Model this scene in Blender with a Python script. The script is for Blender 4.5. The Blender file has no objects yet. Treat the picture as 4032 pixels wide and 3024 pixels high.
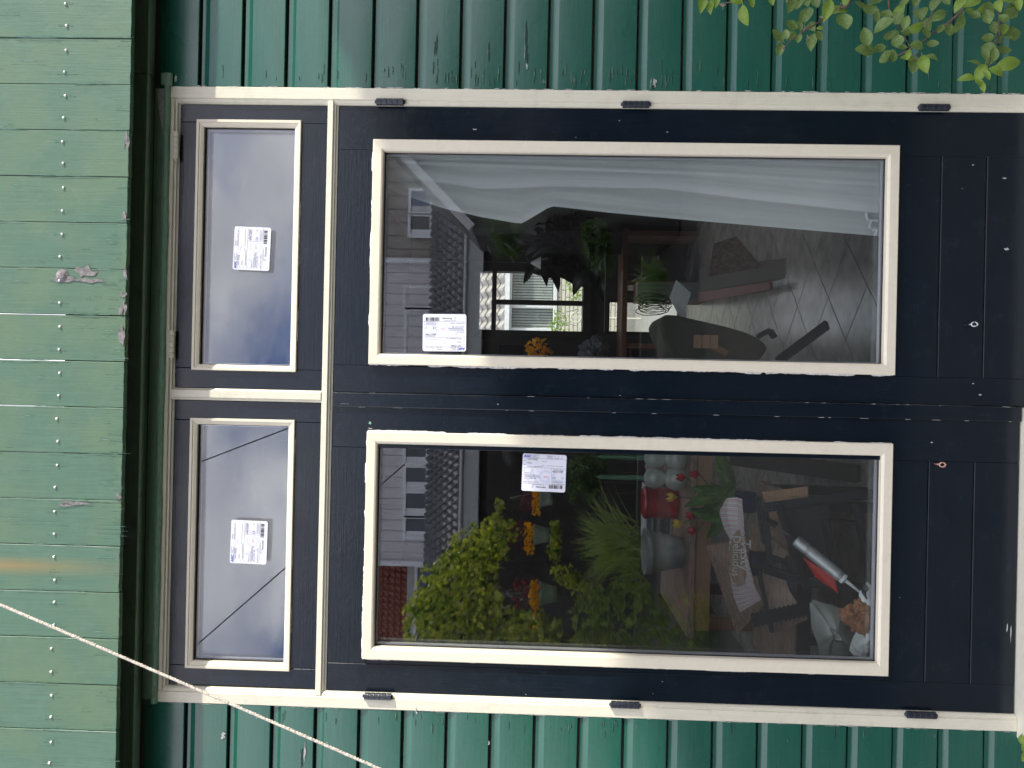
import bpy, bmesh, math, random
from mathutils import Vector, Matrix, noise
random.seed(7)
S = bpy.context.scene
COL = S.collection
R = math.radians
PI = math.pi

# ------------------------------------------------------------------ camera
F_PX = 3029.0
ROT = Matrix(((2.15255081e-02, 3.08818334e-02, -9.99291231e-01),
              (9.99768175e-01, -1.16395339e-03, 2.14998113e-02),
              (-4.99174825e-04, -9.99522365e-01, -3.08997289e-02)))
CAM = Vector((0.0, -2.262, 1.5))
cd = bpy.data.cameras.new('camera')
cd.sensor_width = 36.0
cd.lens = 36.0 * F_PX / 4032.0
cd.clip_start = 0.05
cd.clip_end = 400
cam = bpy.data.objects.new('camera', cd)
COL.objects.link(cam)
cam.matrix_world = Matrix.Translation(CAM) @ ROT.transposed().to_4x4()
S.camera = cam

# ------------------------------------------------------------------ sky, sun, exposure
SUN = Vector((1.30, -0.52, 0.62)).normalized()
SUN_EL = math.asin(SUN.z)
w = bpy.data.worlds.new('World')
S.world = w
w.use_nodes = True
nt = w.node_tree
nt.nodes.clear()
out = nt.nodes.new('ShaderNodeOutputWorld')
bg = nt.nodes.new('ShaderNodeBackground')
sky = nt.nodes.new('ShaderNodeTexSky')
sky.sky_type = 'NISHITA'
sky.sun_disc = False
sky.sun_elevation = SUN_EL
sky.sun_rotation = math.atan2(SUN.x, SUN.y)
bg.inputs['Strength'].default_value = 0.15
tc = nt.nodes.new('ShaderNodeTexCoord')
mp = nt.nodes.new('ShaderNodeMapping')
mp.inputs['Scale'].default_value = (1.0, 1.0, 2.0)
mp.inputs['Location'].default_value = (0.265, 4.2, 0.28)
nz = nt.nodes.new('ShaderNodeTexNoise')
nz.inputs['Scale'].default_value = 3.0
nz.inputs['Detail'].default_value = 7
nz.inputs['Roughness'].default_value = 0.55
cr = nt.nodes.new('ShaderNodeValToRGB')
cr.color_ramp.elements[0].position = 0.31
cr.color_ramp.elements[1].position = 0.54
nz2 = nt.nodes.new('ShaderNodeTexNoise')
nz2.inputs['Scale'].default_value = 5.5
nz2.inputs['Detail'].default_value = 5
cr2 = nt.nodes.new('ShaderNodeValToRGB')
cr2.color_ramp.elements[0].position = 0.3
cr2.color_ramp.elements[1].position = 0.7
cr2.color_ramp.elements[0].color = (10.3, 10.0, 11.0, 1)
cr2.color_ramp.elements[1].color = (14.6, 14.0, 14.6, 1)
mix = nt.nodes.new('ShaderNodeMixRGB')
L = nt.links.new
L(tc.outputs['Generated'], mp.inputs['Vector'])
L(mp.outputs['Vector'], nz.inputs['Vector'])
L(mp.outputs['Vector'], nz2.inputs['Vector'])
L(nz.outputs['Fac'], cr.inputs['Fac'])
L(nz2.outputs['Fac'], cr2.inputs['Fac'])
L(cr.outputs['Color'], mix.inputs['Fac'])
tint = nt.nodes.new('ShaderNodeMixRGB')
tint.blend_type = 'MULTIPLY'
tint.inputs['Fac'].default_value = 1.0
tint.inputs['Color2'].default_value = (0.85, 0.95, 1.45, 1)
L(sky.outputs['Color'], tint.inputs['Color1'])
L(tint.outputs['Color'], mix.inputs['Color1'])
L(cr2.outputs['Color'], mix.inputs['Color2'])
L(mix.outputs['Color'], bg.inputs['Color'])
L(bg.outputs['Background'], out.inputs['Surface'])

sd = bpy.data.lights.new('sun', 'SUN')
sd.energy = 4.6
sd.angle = R(0.55)
sd.color = (1.0, 0.93, 0.82)
sun = bpy.data.objects.new('sun', sd)
COL.objects.link(sun)
sun.rotation_mode = 'QUATERNION'
sun.rotation_quaternion = SUN.to_track_quat('Z', 'Y')
sun.location = (6, -5, 5)

S.view_settings.view_transform = 'Standard'
S.view_settings.look = 'None'
S.view_settings.exposure = 0.36
S.view_settings.gamma = 1.0
S.view_settings.use_curve_mapping = False
S.render.engine = 'CYCLES'
S.cycles.use_denoising = True
try:
    S.cycles.denoiser = 'OPENIMAGEDENOISE'
except Exception:
    pass
S.cycles.use_adaptive_sampling = False
S.cycles.max_bounces = 10
S.cycles.diffuse_bounces = 4
S.cycles.glossy_bounces = 5
S.cycles.transmission_bounces = 4
S.cycles.transparent_max_bounces = 32
S.cycles.sample_clamp_indirect = 6
S.cycles.caustics_reflective = False
S.cycles.caustics_refractive = False


# ------------------------------------------------------------------ helpers
def at(u, v, y=0.0):
    """point on the plane y = const behind photo pixel (u, v)"""
    d = ROT.transposed() @ Vector(((u - 2016) / F_PX, -(v - 1512) / F_PX, -1.0))
    return CAM + d * ((y - CAM.y) / d.y)


def pxm(px, y):
    return px * (y + 2.262) / F_PX


def mirror(u, v, Y):
    """real place of something seen in the glass: as far in front of it as it appears behind"""
    p = at(u, v, Y)
    return Vector((p.x, 0.06 - Y, p.z))


def thing(name, label, cat, loc=(0, 0, 0), group=None, kind=None):
    o = bpy.data.objects.new(name, None)
    o.empty_display_size = 0.1
    COL.objects.link(o)
    o.location = loc
    o['label'] = label
    o['category'] = cat
    if group:
        o['group'] = group
    if kind:
        o['kind'] = kind
    return o


def tag(o, label, cat, group=None, kind=None):
    o['label'] = label
    o['category'] = cat
    if group:
        o['group'] = group
    if kind:
        o['kind'] = kind
    return o


def link(name, me, m, parent=None, smooth=False):
    o = bpy.data.objects.new(name, me)
    COL.objects.link(o)
    if m is not None and len(me.materials) == 0:
        me.materials.append(m)
    if smooth:
        for p in me.polygons:
            p.use_smooth = True
    if parent is not None:
        o.parent = parent
        o.location = -parent.location if not parent.parent else (0, 0, 0)
    return o


def mesh(name, verts, faces, m, parent=None, smooth=False):
    me = bpy.data.meshes.new(name)
    me.from_pydata([tuple(v) for v in verts], [], faces)
    me.update()
    return link(name, me, m, parent, smooth)


class MB:
    def __init__(self):
        self.v, self.f = [], []

    def add(self, verts, faces):
        n = len(self.v)
        self.v += [tuple(v) for v in verts]
        self.f += [tuple(i + n for i in f) for f in faces]
        return self

    def box(self, x0, x1, y0, y1, z0, z1, M=None):
        vs = [Vector(p) for p in ((x0, y0, z0), (x1, y0, z0), (x1, y1, z0), (x0, y1, z0),
                                  (x0, y0, z1), (x1, y0, z1), (x1, y1, z1), (x0, y1, z1))]
        if M is not None:
            vs = [M @ p for p in vs]
        return self.add(vs, [(0, 3, 2, 1), (4, 5, 6, 7), (0, 1, 5, 4), (1, 2, 6, 5), (2, 3, 7, 6), (3, 0, 4, 7)])

    def tube(self, pts, r, n=8, closed=False):
        pts = [Vector(p) for p in pts]
        rs = r if isinstance(r, (list, tuple)) else [r] * len(pts)
        rings = []
        up = Vector((0.3, 0.2, 1)).normalized()
        for i, p in enumerate(pts):
            a = pts[max(i - 1, 0)]
            b = pts[min(i + 1, len(pts) - 1)]
            d = (b - a).normalized()
            s = d.cross(up)
            if s.length < 1e-3:
                s = d.cross(Vector((1, 0, 0)))
            s.normalize()
            t = s.cross(d).normalized()
            rings.append([p + (s * math.cos(2 * PI * k / n) + t * math.sin(2 * PI * k / n)) * rs[i] for k in range(n)])
        vs = [q for rg in rings for q in rg]
        fs = []
        for i in range(len(rings) - 1):
            for k in range(n):
                k2 = (k + 1) % n
                fs.append((i * n + k, i * n + k2, (i + 1) * n + k2, (i + 1) * n + k))
        fs.append(tuple(range(n))[::-1])
        fs.append(tuple((len(rings) - 1) * n + k for k in range(n)))
        return self.add(vs, fs)

    def lathe(self, prof, c, axis=Vector((0, 0, 1)), n=20):
        axis = Vector(axis).normalized()
        q = axis.to_track_quat('Z', 'Y')
        c = Vector(c)
        vs, fs = [], []
        for r, h in prof:
            for k in range(n):
                vs.append(c + q @ Vector((r * math.cos(2 * PI * k / n), r * math.sin(2 * PI * k / n), h)))
        for i in range(len(prof) - 1):
            for k in range(n):
                k2 = (k + 1) % n
                fs.append((i * n + k, i * n + k2, (i + 1) * n + k2, (i + 1) * n + k))
        return self.add(vs, fs)

    def prism(self, poly, axis, a, b):
        """poly: list of 2D points in the other two axes (x: (y,z), z: (x,y), y: (x,z))"""
        def P(p, t):
            if axis == 'x':
                return (t, p[0], p[1])
            if axis == 'z':
                return (p[0], p[1], t)
            return (p[0], t, p[1])
        n = len(poly)
        vs = [P(p, a) for p in poly] + [P(p, b) for p in poly]
        fs = [(i, (i + 1) % n, n + (i + 1) % n, n + i) for i in range(n)]
        fs += [tuple(range(n))[::-1], tuple(range(n, 2 * n))]
        return self.add(vs, fs)

    def build(self, name, m, parent=None, smooth=False, bevel=0.0, seg=1, kind=None, recalc=True):
        me = bpy.data.meshes.new(name)
        me.from_pydata(self.v, [], self.f)
        if recalc or bevel:
            bm = bmesh.new()
            bm.from_mesh(me)
            if recalc:
                bmesh.ops.recalc_face_normals(bm, faces=bm.faces)
            if bevel:
                bmesh.ops.bevel(bm, geom=[e for e in bm.edges if e.is_manifold and e.calc_face_angle(0) > 0.5],
                                offset=bevel, segments=seg, profile=0.5, affect='EDGES')
            bm.to_mesh(me)
            bm.free()
        me.update()
        o = link(name, me, m, parent, smooth)
        if kind:
            o['kind'] = kind
        return o


# ------------------------------------------------------------------ materials
def new_mat(name):
    m = bpy.data.materials.new(name)
    m.use_nodes = True
    t = m.node_tree
    return m, t, t.nodes['Principled BSDF']


def N(t, typ, **kw):
    n = t.nodes.new(typ)
    for k, v in kw.items():
        if k in n.inputs:
            n.inputs[k].default_value = v
        else:
            setattr(n, k, v)
    return n


def coords(t, scale, rnd=True):
    c = N(t, 'ShaderNodeTexCoord')
    mp_ = N(t, 'ShaderNodeMapping')
    mp_.inputs['Scale'].default_value = scale
    if rnd:
        oi = N(t, 'ShaderNodeObjectInfo')
        mu = N(t, 'ShaderNodeMath', operation='MULTIPLY')
        mu.inputs[1].default_value = 31.7
        t.links.new(oi.outputs['Random'], mu.inputs[0])
        t.links.new(mu.outputs[0], mp_.inputs['Location'])
    t.links.new(c.outputs['Object'], mp_.inputs['Vector'])
    return mp_.outputs['Vector']


def ramp(t, src, p0, p1, c0=(0, 0, 0, 1), c1=(1, 1, 1, 1)):
    r_ = N(t, 'ShaderNodeValToRGB')
    r_.color_ramp.elements[0].position = p0
    r_.color_ramp.elements[1].position = p1
    r_.color_ramp.elements[0].color = c0
    r_.color_ramp.elements[1].color = c1
    t.links.new(src, r_.inputs['Fac'])
    return r_.outputs['Color']


def mixc(t, fac, a, b, mode='MIX'):
    m_ = N(t, 'ShaderNodeMixRGB', blend_type=mode)
    for s, i in ((fac, 'Fac'), (a, 'Color1'), (b, 'Color2')):
        if isinstance(s, (int, float)):
            m_.inputs[i].default_value = s
        elif isinstance(s, tuple):
            m_.inputs[i].default_value = s if len(s) == 4 else s + (1,)
        else:
            t.links.new(s, m_.inputs[i])
    return m_.outputs['Color']


def noise_tex(t, vec, scale, detail=4, rough=0.55):
    n = N(t, 'ShaderNodeTexNoise', Scale=scale, Detail=detail, Roughness=rough)
    t.links.new(vec, n.inputs['Vector'])
    return n.outputs['Fac']


def paint(name, col, rough=0.35, grain=(40, 40, 2), var=0.18, bump=0.25, dirt=None, dirt_amt=0.35, spec=0.5,
          col2=None, scratch=None):
    m, t, b = new_mat(name)
    v1 = coords(t, grain)
    v0 = coords(t, (1, 1, 1))
    g = noise_tex(t, v1, 6.0, 5, 0.6)
    big = noise_tex(t, v0, 5.0, 3)
    dark = tuple(c * (1 - var) for c in col)
    lite = tuple(min(1, c * (1 + var)) for c in col)
    c = mixc(t, ramp(t, g, 0.3, 0.7), dark, lite)
    if col2:
        c = mixc(t, ramp(t, big, 0.42, 0.68), c, col2)
    if dirt:
        sp = noise_tex(t, v0, 22.0, 6, 0.7)
        c = mixc(t, mixc(t, dirt_amt, (0, 0, 0), ramp(t, sp, 0.52, 0.72)), c, dirt)
    if scratch:
        v2 = coords(t, tuple(gr * 1.0 for gr in grain))
        sc_ = noise_tex(t, v2, 14.0, 2, 0.5)
        c = mixc(t, ramp(t, sc_, 0.70, 0.74), c, scratch)
    t.links.new(c, b.inputs['Base Color'])
    rr = ramp(t, big, 0.3, 0.7, (rough * 0.75,) * 3 + (1,), (min(1, rough * 1.3),) * 3 + (1,))
    t.links.new(rr, b.inputs['Roughness'])
    b.inputs['Specular IOR Level'].default_value = spec
    bp = N(t, 'ShaderNodeBump', Strength=bump, Distance=0.0012)
    hn = N(t, 'ShaderNodeMath', operation='ADD')
    lump = noise_tex(t, v0, 60.0, 3)
    t.links.new(g, hn.inputs[0])
    t.links.new(lump, hn.inputs[1])
    t.links.new(hn.outputs[0], bp.inputs['Height'])
    t.links.new(bp.outputs['Normal'], b.inputs['Normal'])
    return m


def plain(name, col, rough=0.5, metal=0.0, var=0.12, scale=18, spec=0.5, trans=0.0, bump=0.0):
    m, t, b = new_mat(name)
    v0 = coords(t, (1, 1, 1))
    g = noise_tex(t, v0, scale, 4)
    c = mixc(t, ramp(t, g, 0.3, 0.7), tuple(x * (1 - var) for x in col), tuple(min(1, x * (1 + var)) for x in col))
    t.links.new(c, b.inputs['Base Color'])
    b.inputs['Roughness'].default_value = rough
    b.inputs['Metallic'].default_value = metal
    b.inputs['Specular IOR Level'].default_value = spec
    if bump:
        bp = N(t, 'ShaderNodeBump', Strength=bump, Distance=0.004)
        t.links.new(g, bp.inputs['Height'])
        t.links.new(bp.outputs['Normal'], b.inputs['Normal'])
    return m


def leafmat(name, c1, c2, rough=0.45, transl=0.35):
    m, t, b = new_mat(name)
    v0 = coords(t, (1, 1, 1))
    g = noise_tex(t, v0, 9, 3)
    c = mixc(t, ramp(t, g, 0.35, 0.65), c1, c2)
    t.links.new(c, b.inputs['Base Color'])
    b.inputs['Roughness'].default_value = rough
    tr = N(t, 'ShaderNodeBsdfTranslucent')
    t.links.new(mixc(t, 1.0, c, (1.3, 1.5, 0.6), 'MULTIPLY'), tr.inputs['Color'])
    mx = N(t, 'ShaderNodeMixShader', Fac=transl)
    t.links.new(b.outputs[0], mx.inputs[1])
    t.links.new(tr.outputs[0], mx.inputs[2])
    t.links.new(mx.outputs[0], t.nodes['Material Output'].inputs['Surface'])
    return m


def glassmat(name, r0=0.056, tint=(0.97, 0.985, 0.98)):
    m, t, b = new_mat(name)
    t.nodes.remove(b)
    lw = N(t, 'ShaderNodeLayerWeight', Blend=0.5)
    pw = N(t, 'ShaderNodeMath', operation='POWER')
    pw.inputs[1].default_value = 5
    t.links.new(lw.outputs['Facing'], pw.inputs[0])
    ma = N(t, 'ShaderNodeMath', operation='MULTIPLY_ADD')
    ma.inputs[1].default_value = 1 - r0
    ma.inputs[2].default_value = r0
    t.links.new(pw.outputs[0], ma.inputs[0])
    tr = N(t, 'ShaderNodeBsdfTransparent', Color=tint + (1,))
    gl = N(t, 'ShaderNodeBsdfGlossy', Roughness=0.0, Color=(0.93, 0.95, 1.0, 1))
    mx = N(t, 'ShaderNodeMixShader')
    t.links.new(ma.outputs[0], mx.inputs[0])
    t.links.new(tr.outputs[0], mx.inputs[1])
    t.links.new(gl.outputs[0], mx.inputs[2])
    t.links.new(mx.outputs[0], t.nodes['Material Output'].inputs['Surface'])
    return m


M = {}
M['clad'] = paint('green_gloss_paint', (0.011, 0.094, 0.063), 0.26, (1.2, 30, 30), 0.14, 0.25, dirt=(0.03, 0.10, 0.07), dirt_amt=0.3)
_cb = M['clad'].node_tree.nodes['Principled BSDF']
_cb.inputs['Coat Weight'].default_value = 0.35
_cb.inputs['Coat Roughness'].default_value = 0.18
M['fascia'] = paint('faded_green_paint', (0.072, 0.158, 0.102), 0.55, (34, 34, 1.4), 0.10, 0.45,
                    col2=(0.108, 0.185, 0.108), dirt=(0.12, 0.21, 0.14), dirt_amt=0.35)
M['frieze'] = paint('lightened_frieze_paint', (0.25, 0.40, 0.29), 0.45, (1.5, 30, 30), 0.15, 0.3, dirt=(0.05, 0.10, 0.06))  # lighter than the real paint, making up for light lost under the eave
M['dripgreen'] = paint('green_lead_paint', (0.17, 0.32, 0.22), 0.35, (6, 20, 20), 0.2, 1.2, dirt=(0.2, 0.28, 0.2), dirt_amt=0.5)
M['cream'] = paint('cream_gloss_paint', (0.73, 0.715, 0.58), 0.35, (3, 30, 3), 0.04, 0.35, dirt=(0.42, 0.40, 0.32), dirt_amt=0.22)
M['cream_z'] = paint('cream_jamb_paint', (0.73, 0.71, 0.565), 0.35, (30, 30, 1.5), 0.05, 0.35, dirt=(0.40, 0.38, 0.30), dirt_amt=0.28)
M['bead'] = paint('warm_cream_bead_paint', (0.79, 0.74, 0.585), 0.4, (10, 10, 10), 0.03, 0.2, dirt=(0.5, 0.45, 0.36), dirt_amt=0.15)
M['navy_z'] = paint('navy_gloss_stile', (0.003, 0.0085, 0.016), 0.22, (40, 40, 1.5), 0.25, 0.2, dirt=(0.014, 0.024, 0.034), dirt_amt=0.3, spec=0.42)
M['navy_x'] = paint('navy_gloss_rail', (0.003, 0.0085, 0.016), 0.22, (1.5, 40, 40), 0.25, 0.2, dirt=(0.014, 0.024, 0.034), dirt_amt=0.3, spec=0.42)
M['caulk'] = plain('old_white_filler', (0.66, 0.65, 0.62), 0.7, var=0.35, scale=120)
M['bare'] = plain('bare_weathered_wood', (0.21, 0.20, 0.20), 0.85, var=0.4, scale=90, bump=0.4)
M['moss'] = plain('dark_mossy_wood', (0.022, 0.022, 0.012), 0.9, var=0.5, scale=60, bump=0.5)
M['flake'] = plain('lifted_paint_edge', (0.20, 0.36, 0.27), 0.5, var=0.3, scale=80)
M['flake_dark'] = plain('crack_and_flake_shadow', (0.012, 0.035, 0.03), 0.5, var=0.3, scale=80)
M['chip'] = plain('chipped_primer', (0.45, 0.47, 0.46), 0.7, var=0.3, scale=80)
M['nail'] = plain('galvanised_nail', (0.85, 0.86, 0.84), 0.4, metal=0.0, var=0.1)
M['black'] = plain('black_paint', (0.004, 0.005, 0.007), 0.5, spec=0.15)
M['hinge'] = plain('navy_painted_steel', (0.012, 0.018, 0.030), 0.28, var=0.3, scale=150, spec=0.7, bump=0.3)
M['glass'] = glassmat('double_glazing')
M['glass_in'] = glassmat('house_window_glass', 0.08)
M['spacer'] = plain('aluminium_spacer', (0.50, 0.52, 0.56), 0.4, metal=0.6, var=0.15, scale=300)
M['gasket'] = plain('black_rubber', (0.01, 0.01, 0.012), 0.6)
M['paper'] = plain('white_label_paper', (0.78, 0.81, 0.90), 0.45, var=0.03)
M['ink'] = plain('grey_print_ink', (0.16, 0.17, 0.20), 0.6)
M['inkblack'] = plain('black_print_ink', (0.03, 0.03, 0.035), 0.6)
M['inkblue'] = plain('blue_print_ink', (0.06, 0.08, 0.42), 0.6)
M['wmark'] = plain('pale_blue_print', (0.66, 0.70, 0.83), 0.6, var=0.03)
M['inkred'] = plain('pale_red_print', (0.78, 0.50, 0.55), 0.6, var=0.05)
M['slab'] = plain('light_concrete_slab', (0.27, 0.26, 0.235), 0.85, var=0.15, scale=14, bump=0.3)
M['added_patio'] = plain('added_pale_paving', (0.34, 0.33, 0.30), 0.85, var=0.1, scale=10)
M['rope'] = plain('braided_cotton', (0.62, 0.57, 0.50), 0.9, var=0.2, scale=300, bump=0.5)
M['steel'] = plain('bright_steel', (0.6, 0.62, 0.65), 0.25, metal=1.0)
M['copper'] = plain('rusty_copper', (0.55, 0.33, 0.26), 0.5, metal=0.4, var=0.3, scale=200)
M['leaf'] = leafmat('shrub_leaf', (0.11, 0.19, 0.05), (0.20, 0.29, 0.09), 0.38, 0.3)
M['leaf_b'] = leafmat('young_shrub_leaf', (0.20, 0.33, 0.05), (0.27, 0.38, 0.075), 0.38, 0.4)
M['twig'] = plain('brown_twig_bark', (0.13, 0.09, 0.07), 0.8, var=0.3, scale=80, bump=0.5)
M['bloom'] = plain('faded_blossom', (0.33, 0.25, 0.18), 0.8, var=0.3, scale=100)
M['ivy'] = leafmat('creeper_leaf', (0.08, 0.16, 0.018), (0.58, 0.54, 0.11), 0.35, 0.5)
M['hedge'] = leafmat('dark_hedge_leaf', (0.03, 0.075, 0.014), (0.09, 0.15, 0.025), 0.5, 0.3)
M['bedleaf'] = leafmat('bed_leaf', (0.08, 0.16, 0.02), (0.34, 0.40, 0.08), 0.5, 0.35)
M['grass'] = leafmat('tall_grass_blade', (0.26, 0.34, 0.12), (0.46, 0.50, 0.22), 0.5, 0.4)
M['spike'] = leafmat('bronze_spiky_leaf', (0.14, 0.16, 0.05), (0.30, 0.20, 0.05), 0.4, 0.3)
M['orange'] = leafmat('orange_pansy_petal', (0.90, 0.42, 0.01), (1.0, 0.62, 0.03), 0.6, 0.35)
M['crimson'] = plain('crimson_petal', (0.32, 0.012, 0.03), 0.6, var=0.3, scale=60)
M['pink'] = plain('pink_petal', (0.55, 0.16, 0.24), 0.6, var=0.3, scale=60)
M['potgreen'] = plain('sage_plant_pot', (0.33, 0.40, 0.30), 0.4)
M['siding'] = plain('pale_grey_siding', (0.62, 0.60, 0.61), 0.6, var=0.08, scale=3)
M['siding_b'] = plain('brown_grey_siding', (0.36, 0.33, 0.29), 0.7, var=0.15, scale=3)
M['rooftile'] = plain('dark_grey_pantile', (0.20, 0.195, 0.205), 0.55, var=0.25, scale=2)
M['redtile'] = plain('red_brown_pantile', (0.23, 0.075, 0.05), 0.6, var=0.25, scale=3)
M['whitetrim'] = plain('white_house_trim', (0.78, 0.79, 0.80), 0.5, var=0.06)
M['greytrim'] = plain('grey_house_trim', (0.42, 0.43, 0.41), 0.6, var=0.1)
M['bluepane'] = plain('blue_curtained_pane', (0.03, 0.07, 0.16), 0.12, var=0.3, scale=2, spec=0.9)
M['darkpane'] = plain('dark_curtained_pane', (0.05, 0.055, 0.06), 0.12, var=0.4, scale=2, spec=0.9)
M['darkwood'] = paint('dark_backdrop_wood', (0.022, 0.018, 0.014), 0.7, (30, 30, 2), 0.3, 0.4)  # dark tone stands in for shade at the far side of the garden
M['fence'] = paint('grey_brown_fence', (0.10, 0.085, 0.07), 0.8, (30, 30, 2), 0.25, 0.4)
M['paving'] = plain('dark_soil', (0.018, 0.016, 0.012), 0.85, var=0.15, scale=14, bump=0.3)  # one even dark colour, kept low so the panes mirror little of it
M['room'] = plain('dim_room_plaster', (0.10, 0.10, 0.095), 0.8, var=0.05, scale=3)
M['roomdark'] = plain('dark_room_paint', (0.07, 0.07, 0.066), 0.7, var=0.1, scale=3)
M['tile'] = plain('grey_floor_tile', (0.36, 0.35, 0.335), 0.22, var=0.3, scale=9, spec=0.6)
M['grout'] = plain('dark_grout', (0.03, 0.03, 0.028), 0.8)
M['wood'] = paint('brown_oiled_wood', (0.28, 0.135, 0.07), 0.4, (2, 30, 30), 0.25, 0.3)
M['wood_l'] = paint('light_wood', (0.46, 0.27, 0.16), 0.5, (3, 30, 30), 0.2, 0.3)
M['woodgrey'] = paint('worn_rough_plank', (0.36, 0.25, 0.19), 0.6, (3, 20, 20), 0.4, 0.5, dirt=(0.35, 0.32, 0.29), dirt_amt=0.6)
M['winframe'] = plain('dark_window_frame', (0.05, 0.05, 0.042), 0.5)
M['candle'] = plain('sage_green_wax', (0.17, 0.36, 0.24), 0.45, var=0.05)
M['ceramic'] = plain('white_glass_ball', (0.56, 0.60, 0.56), 0.12, var=0.1, spec=0.8)
M['red'] = plain('red_enamel', (0.50, 0.015, 0.02), 0.3, var=0.2)
M['silver'] = plain('silver_cartridge', (0.45, 0.47, 0.49), 0.32, metal=0.5)
M['mesh'] = plain('black_chair_mesh', (0.010, 0.014, 0.021), 0.6, var=0.4, scale=150, spec=0.2)
M['chair'] = plain('slate_blue_steel', (0.014, 0.022, 0.034), 0.4, spec=0.3)
M['cloth'] = plain('grey_linen', (0.34, 0.37, 0.35), 0.85, var=0.12, scale=12, bump=0.4)
M['greycloth'] = plain('slate_fleece', (0.26, 0.27, 0.31), 0.9, var=0.15, scale=14, bump=0.5)
M['brownpaper'] = plain('brown_crumpled_leaf', (0.25, 0.105, 0.05), 0.7, var=0.5, scale=40, bump=0.6)
M['whitepaper'] = plain('white_crumpled_paper', (0.68, 0.72, 0.72), 0.7, var=0.12, scale=30, bump=0.4)
M['olive'] = plain('olive_cushion', (0.05, 0.055, 0.035), 0.8, var=0.2)
M['blue'] = plain('dark_blue_glaze', (0.01, 0.035, 0.12), 0.3)
M['tulipleaf'] = leafmat('tulip_leaf', (0.06, 0.17, 0.03), (0.13, 0.26, 0.06), 0.4, 0.3)
M['yellow'] = plain('yellow_petal', (0.85, 0.62, 0.05), 0.5)
M['housebrick'] = plain('pale_brick', (0.68, 0.65, 0.54), 0.8, var=0.12, scale=20)
M['mortar'] = plain('grey_mortar', (0.30, 0.29, 0.26), 0.9)
M['tilelight'] = plain('weathered_grey_tile', (0.42, 0.39, 0.36), 0.7, var=0.2, scale=8)
M['cable'] = plain('black_cable', (0.01, 0.01, 0.01), 0.5)
M['magazine'] = plain('magazine_edges', (0.22, 0.27, 0.34), 0.6, var=0.5, scale=60)


M['fascia_rust'] = M['fascia'].copy()
M['fascia_rust'].name = 'faded_green_paint_rust_streak'
_t = M['fascia_rust'].node_tree
_b = _t.nodes['Principled BSDF']
_src = _b.inputs['Base Color'].links[0].from_socket
_c = N(_t, 'ShaderNodeTexCoord')
_s = N(_t, 'ShaderNodeSeparateXYZ')
_t.links.new(_c.outputs['Object'], _s.inputs[0])
_m = N(_t, 'ShaderNodeMath', operation='SUBTRACT')
_t.links.new(_s.outputs['X'], _m.inputs[0])
_m.inputs[1].default_value = at(100, 2228, -0.15).x
_a = N(_t, 'ShaderNodeMath', operation='ABSOLUTE')
_t.links.new(_m.outputs[0], _a.inputs[0])
_k = N(_t, 'ShaderNodeMapRange')
_k.inputs['From Min'].default_value = 0.0
_k.inputs['From Max'].default_value = 0.030
_k.inputs['To Min'].default_value = 1.0
_k.inputs['To Max'].default_value = 0.0
_t.links.new(_a.outputs[0], _k.inputs['Value'])
_z = N(_t, 'ShaderNodeMapRange')
_z.inputs['From Min'].default_value = 2.66
_z.inputs['From Max'].default_value = 3.0
_z.inputs['To Min'].default_value = 0.1
_z.inputs['To Max'].default_value = 0.75
_t.links.new(_s.outputs['Z'], _z.inputs['Value'])
_mm = N(_t, 'ShaderNodeMath', operation='MULTIPLY')
_t.links.new(_k.outputs[0], _mm.inputs[0])
_t.links.new(_z.outputs[0], _mm.inputs[1])
_t.links.new(mixc(_t, _mm.outputs[0], _src, (0.30, 0.20, 0.06)), _b.inputs['Base Color'])


def sheer():
    m, t, b = new_mat('sheer_white_curtain')
    uv = N(t, 'ShaderNodeTexCoord')
    mp_ = N(t, 'ShaderNodeMapping')
    mp_.inputs['Scale'].default_value = (5, 0.5, 1)
    t.links.new(uv.outputs['UV'], mp_.inputs['Vector'])
    g = noise_tex(t, mp_.outputs['Vector'], 1.0, 4, 0.6)
    b.inputs['Base Color'].default_value = (0.92, 0.95, 0.96, 1)
    b.inputs['Roughness'].default_value = 0.9
    tl = N(t, 'ShaderNodeBsdfTranslucent', Color=(0.92, 0.95, 0.96, 1))
    m1 = N(t, 'ShaderNodeMixShader', Fac=0.35)
    t.links.new(b.outputs[0], m1.inputs[1])
    t.links.new(tl.outputs[0], m1.inputs[2])
    tr = N(t, 'ShaderNodeBsdfTransparent')
    m2 = N(t, 'ShaderNodeMixShader')
    t.links.new(ramp(t, g, 0.35, 0.62, (0.74, 0.74, 0.74, 1), (0.96, 0.96, 0.96, 1)), m2.inputs[0])
    t.links.new(m1.outputs[0], m2.inputs[2])
    t.links.new(tr.outputs[0], m2.inputs[1])
    t.links.new(m2.outputs[0], t.nodes['Material Output'].inputs['Surface'])
    return m


M['sheer'] = sheer()


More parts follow.
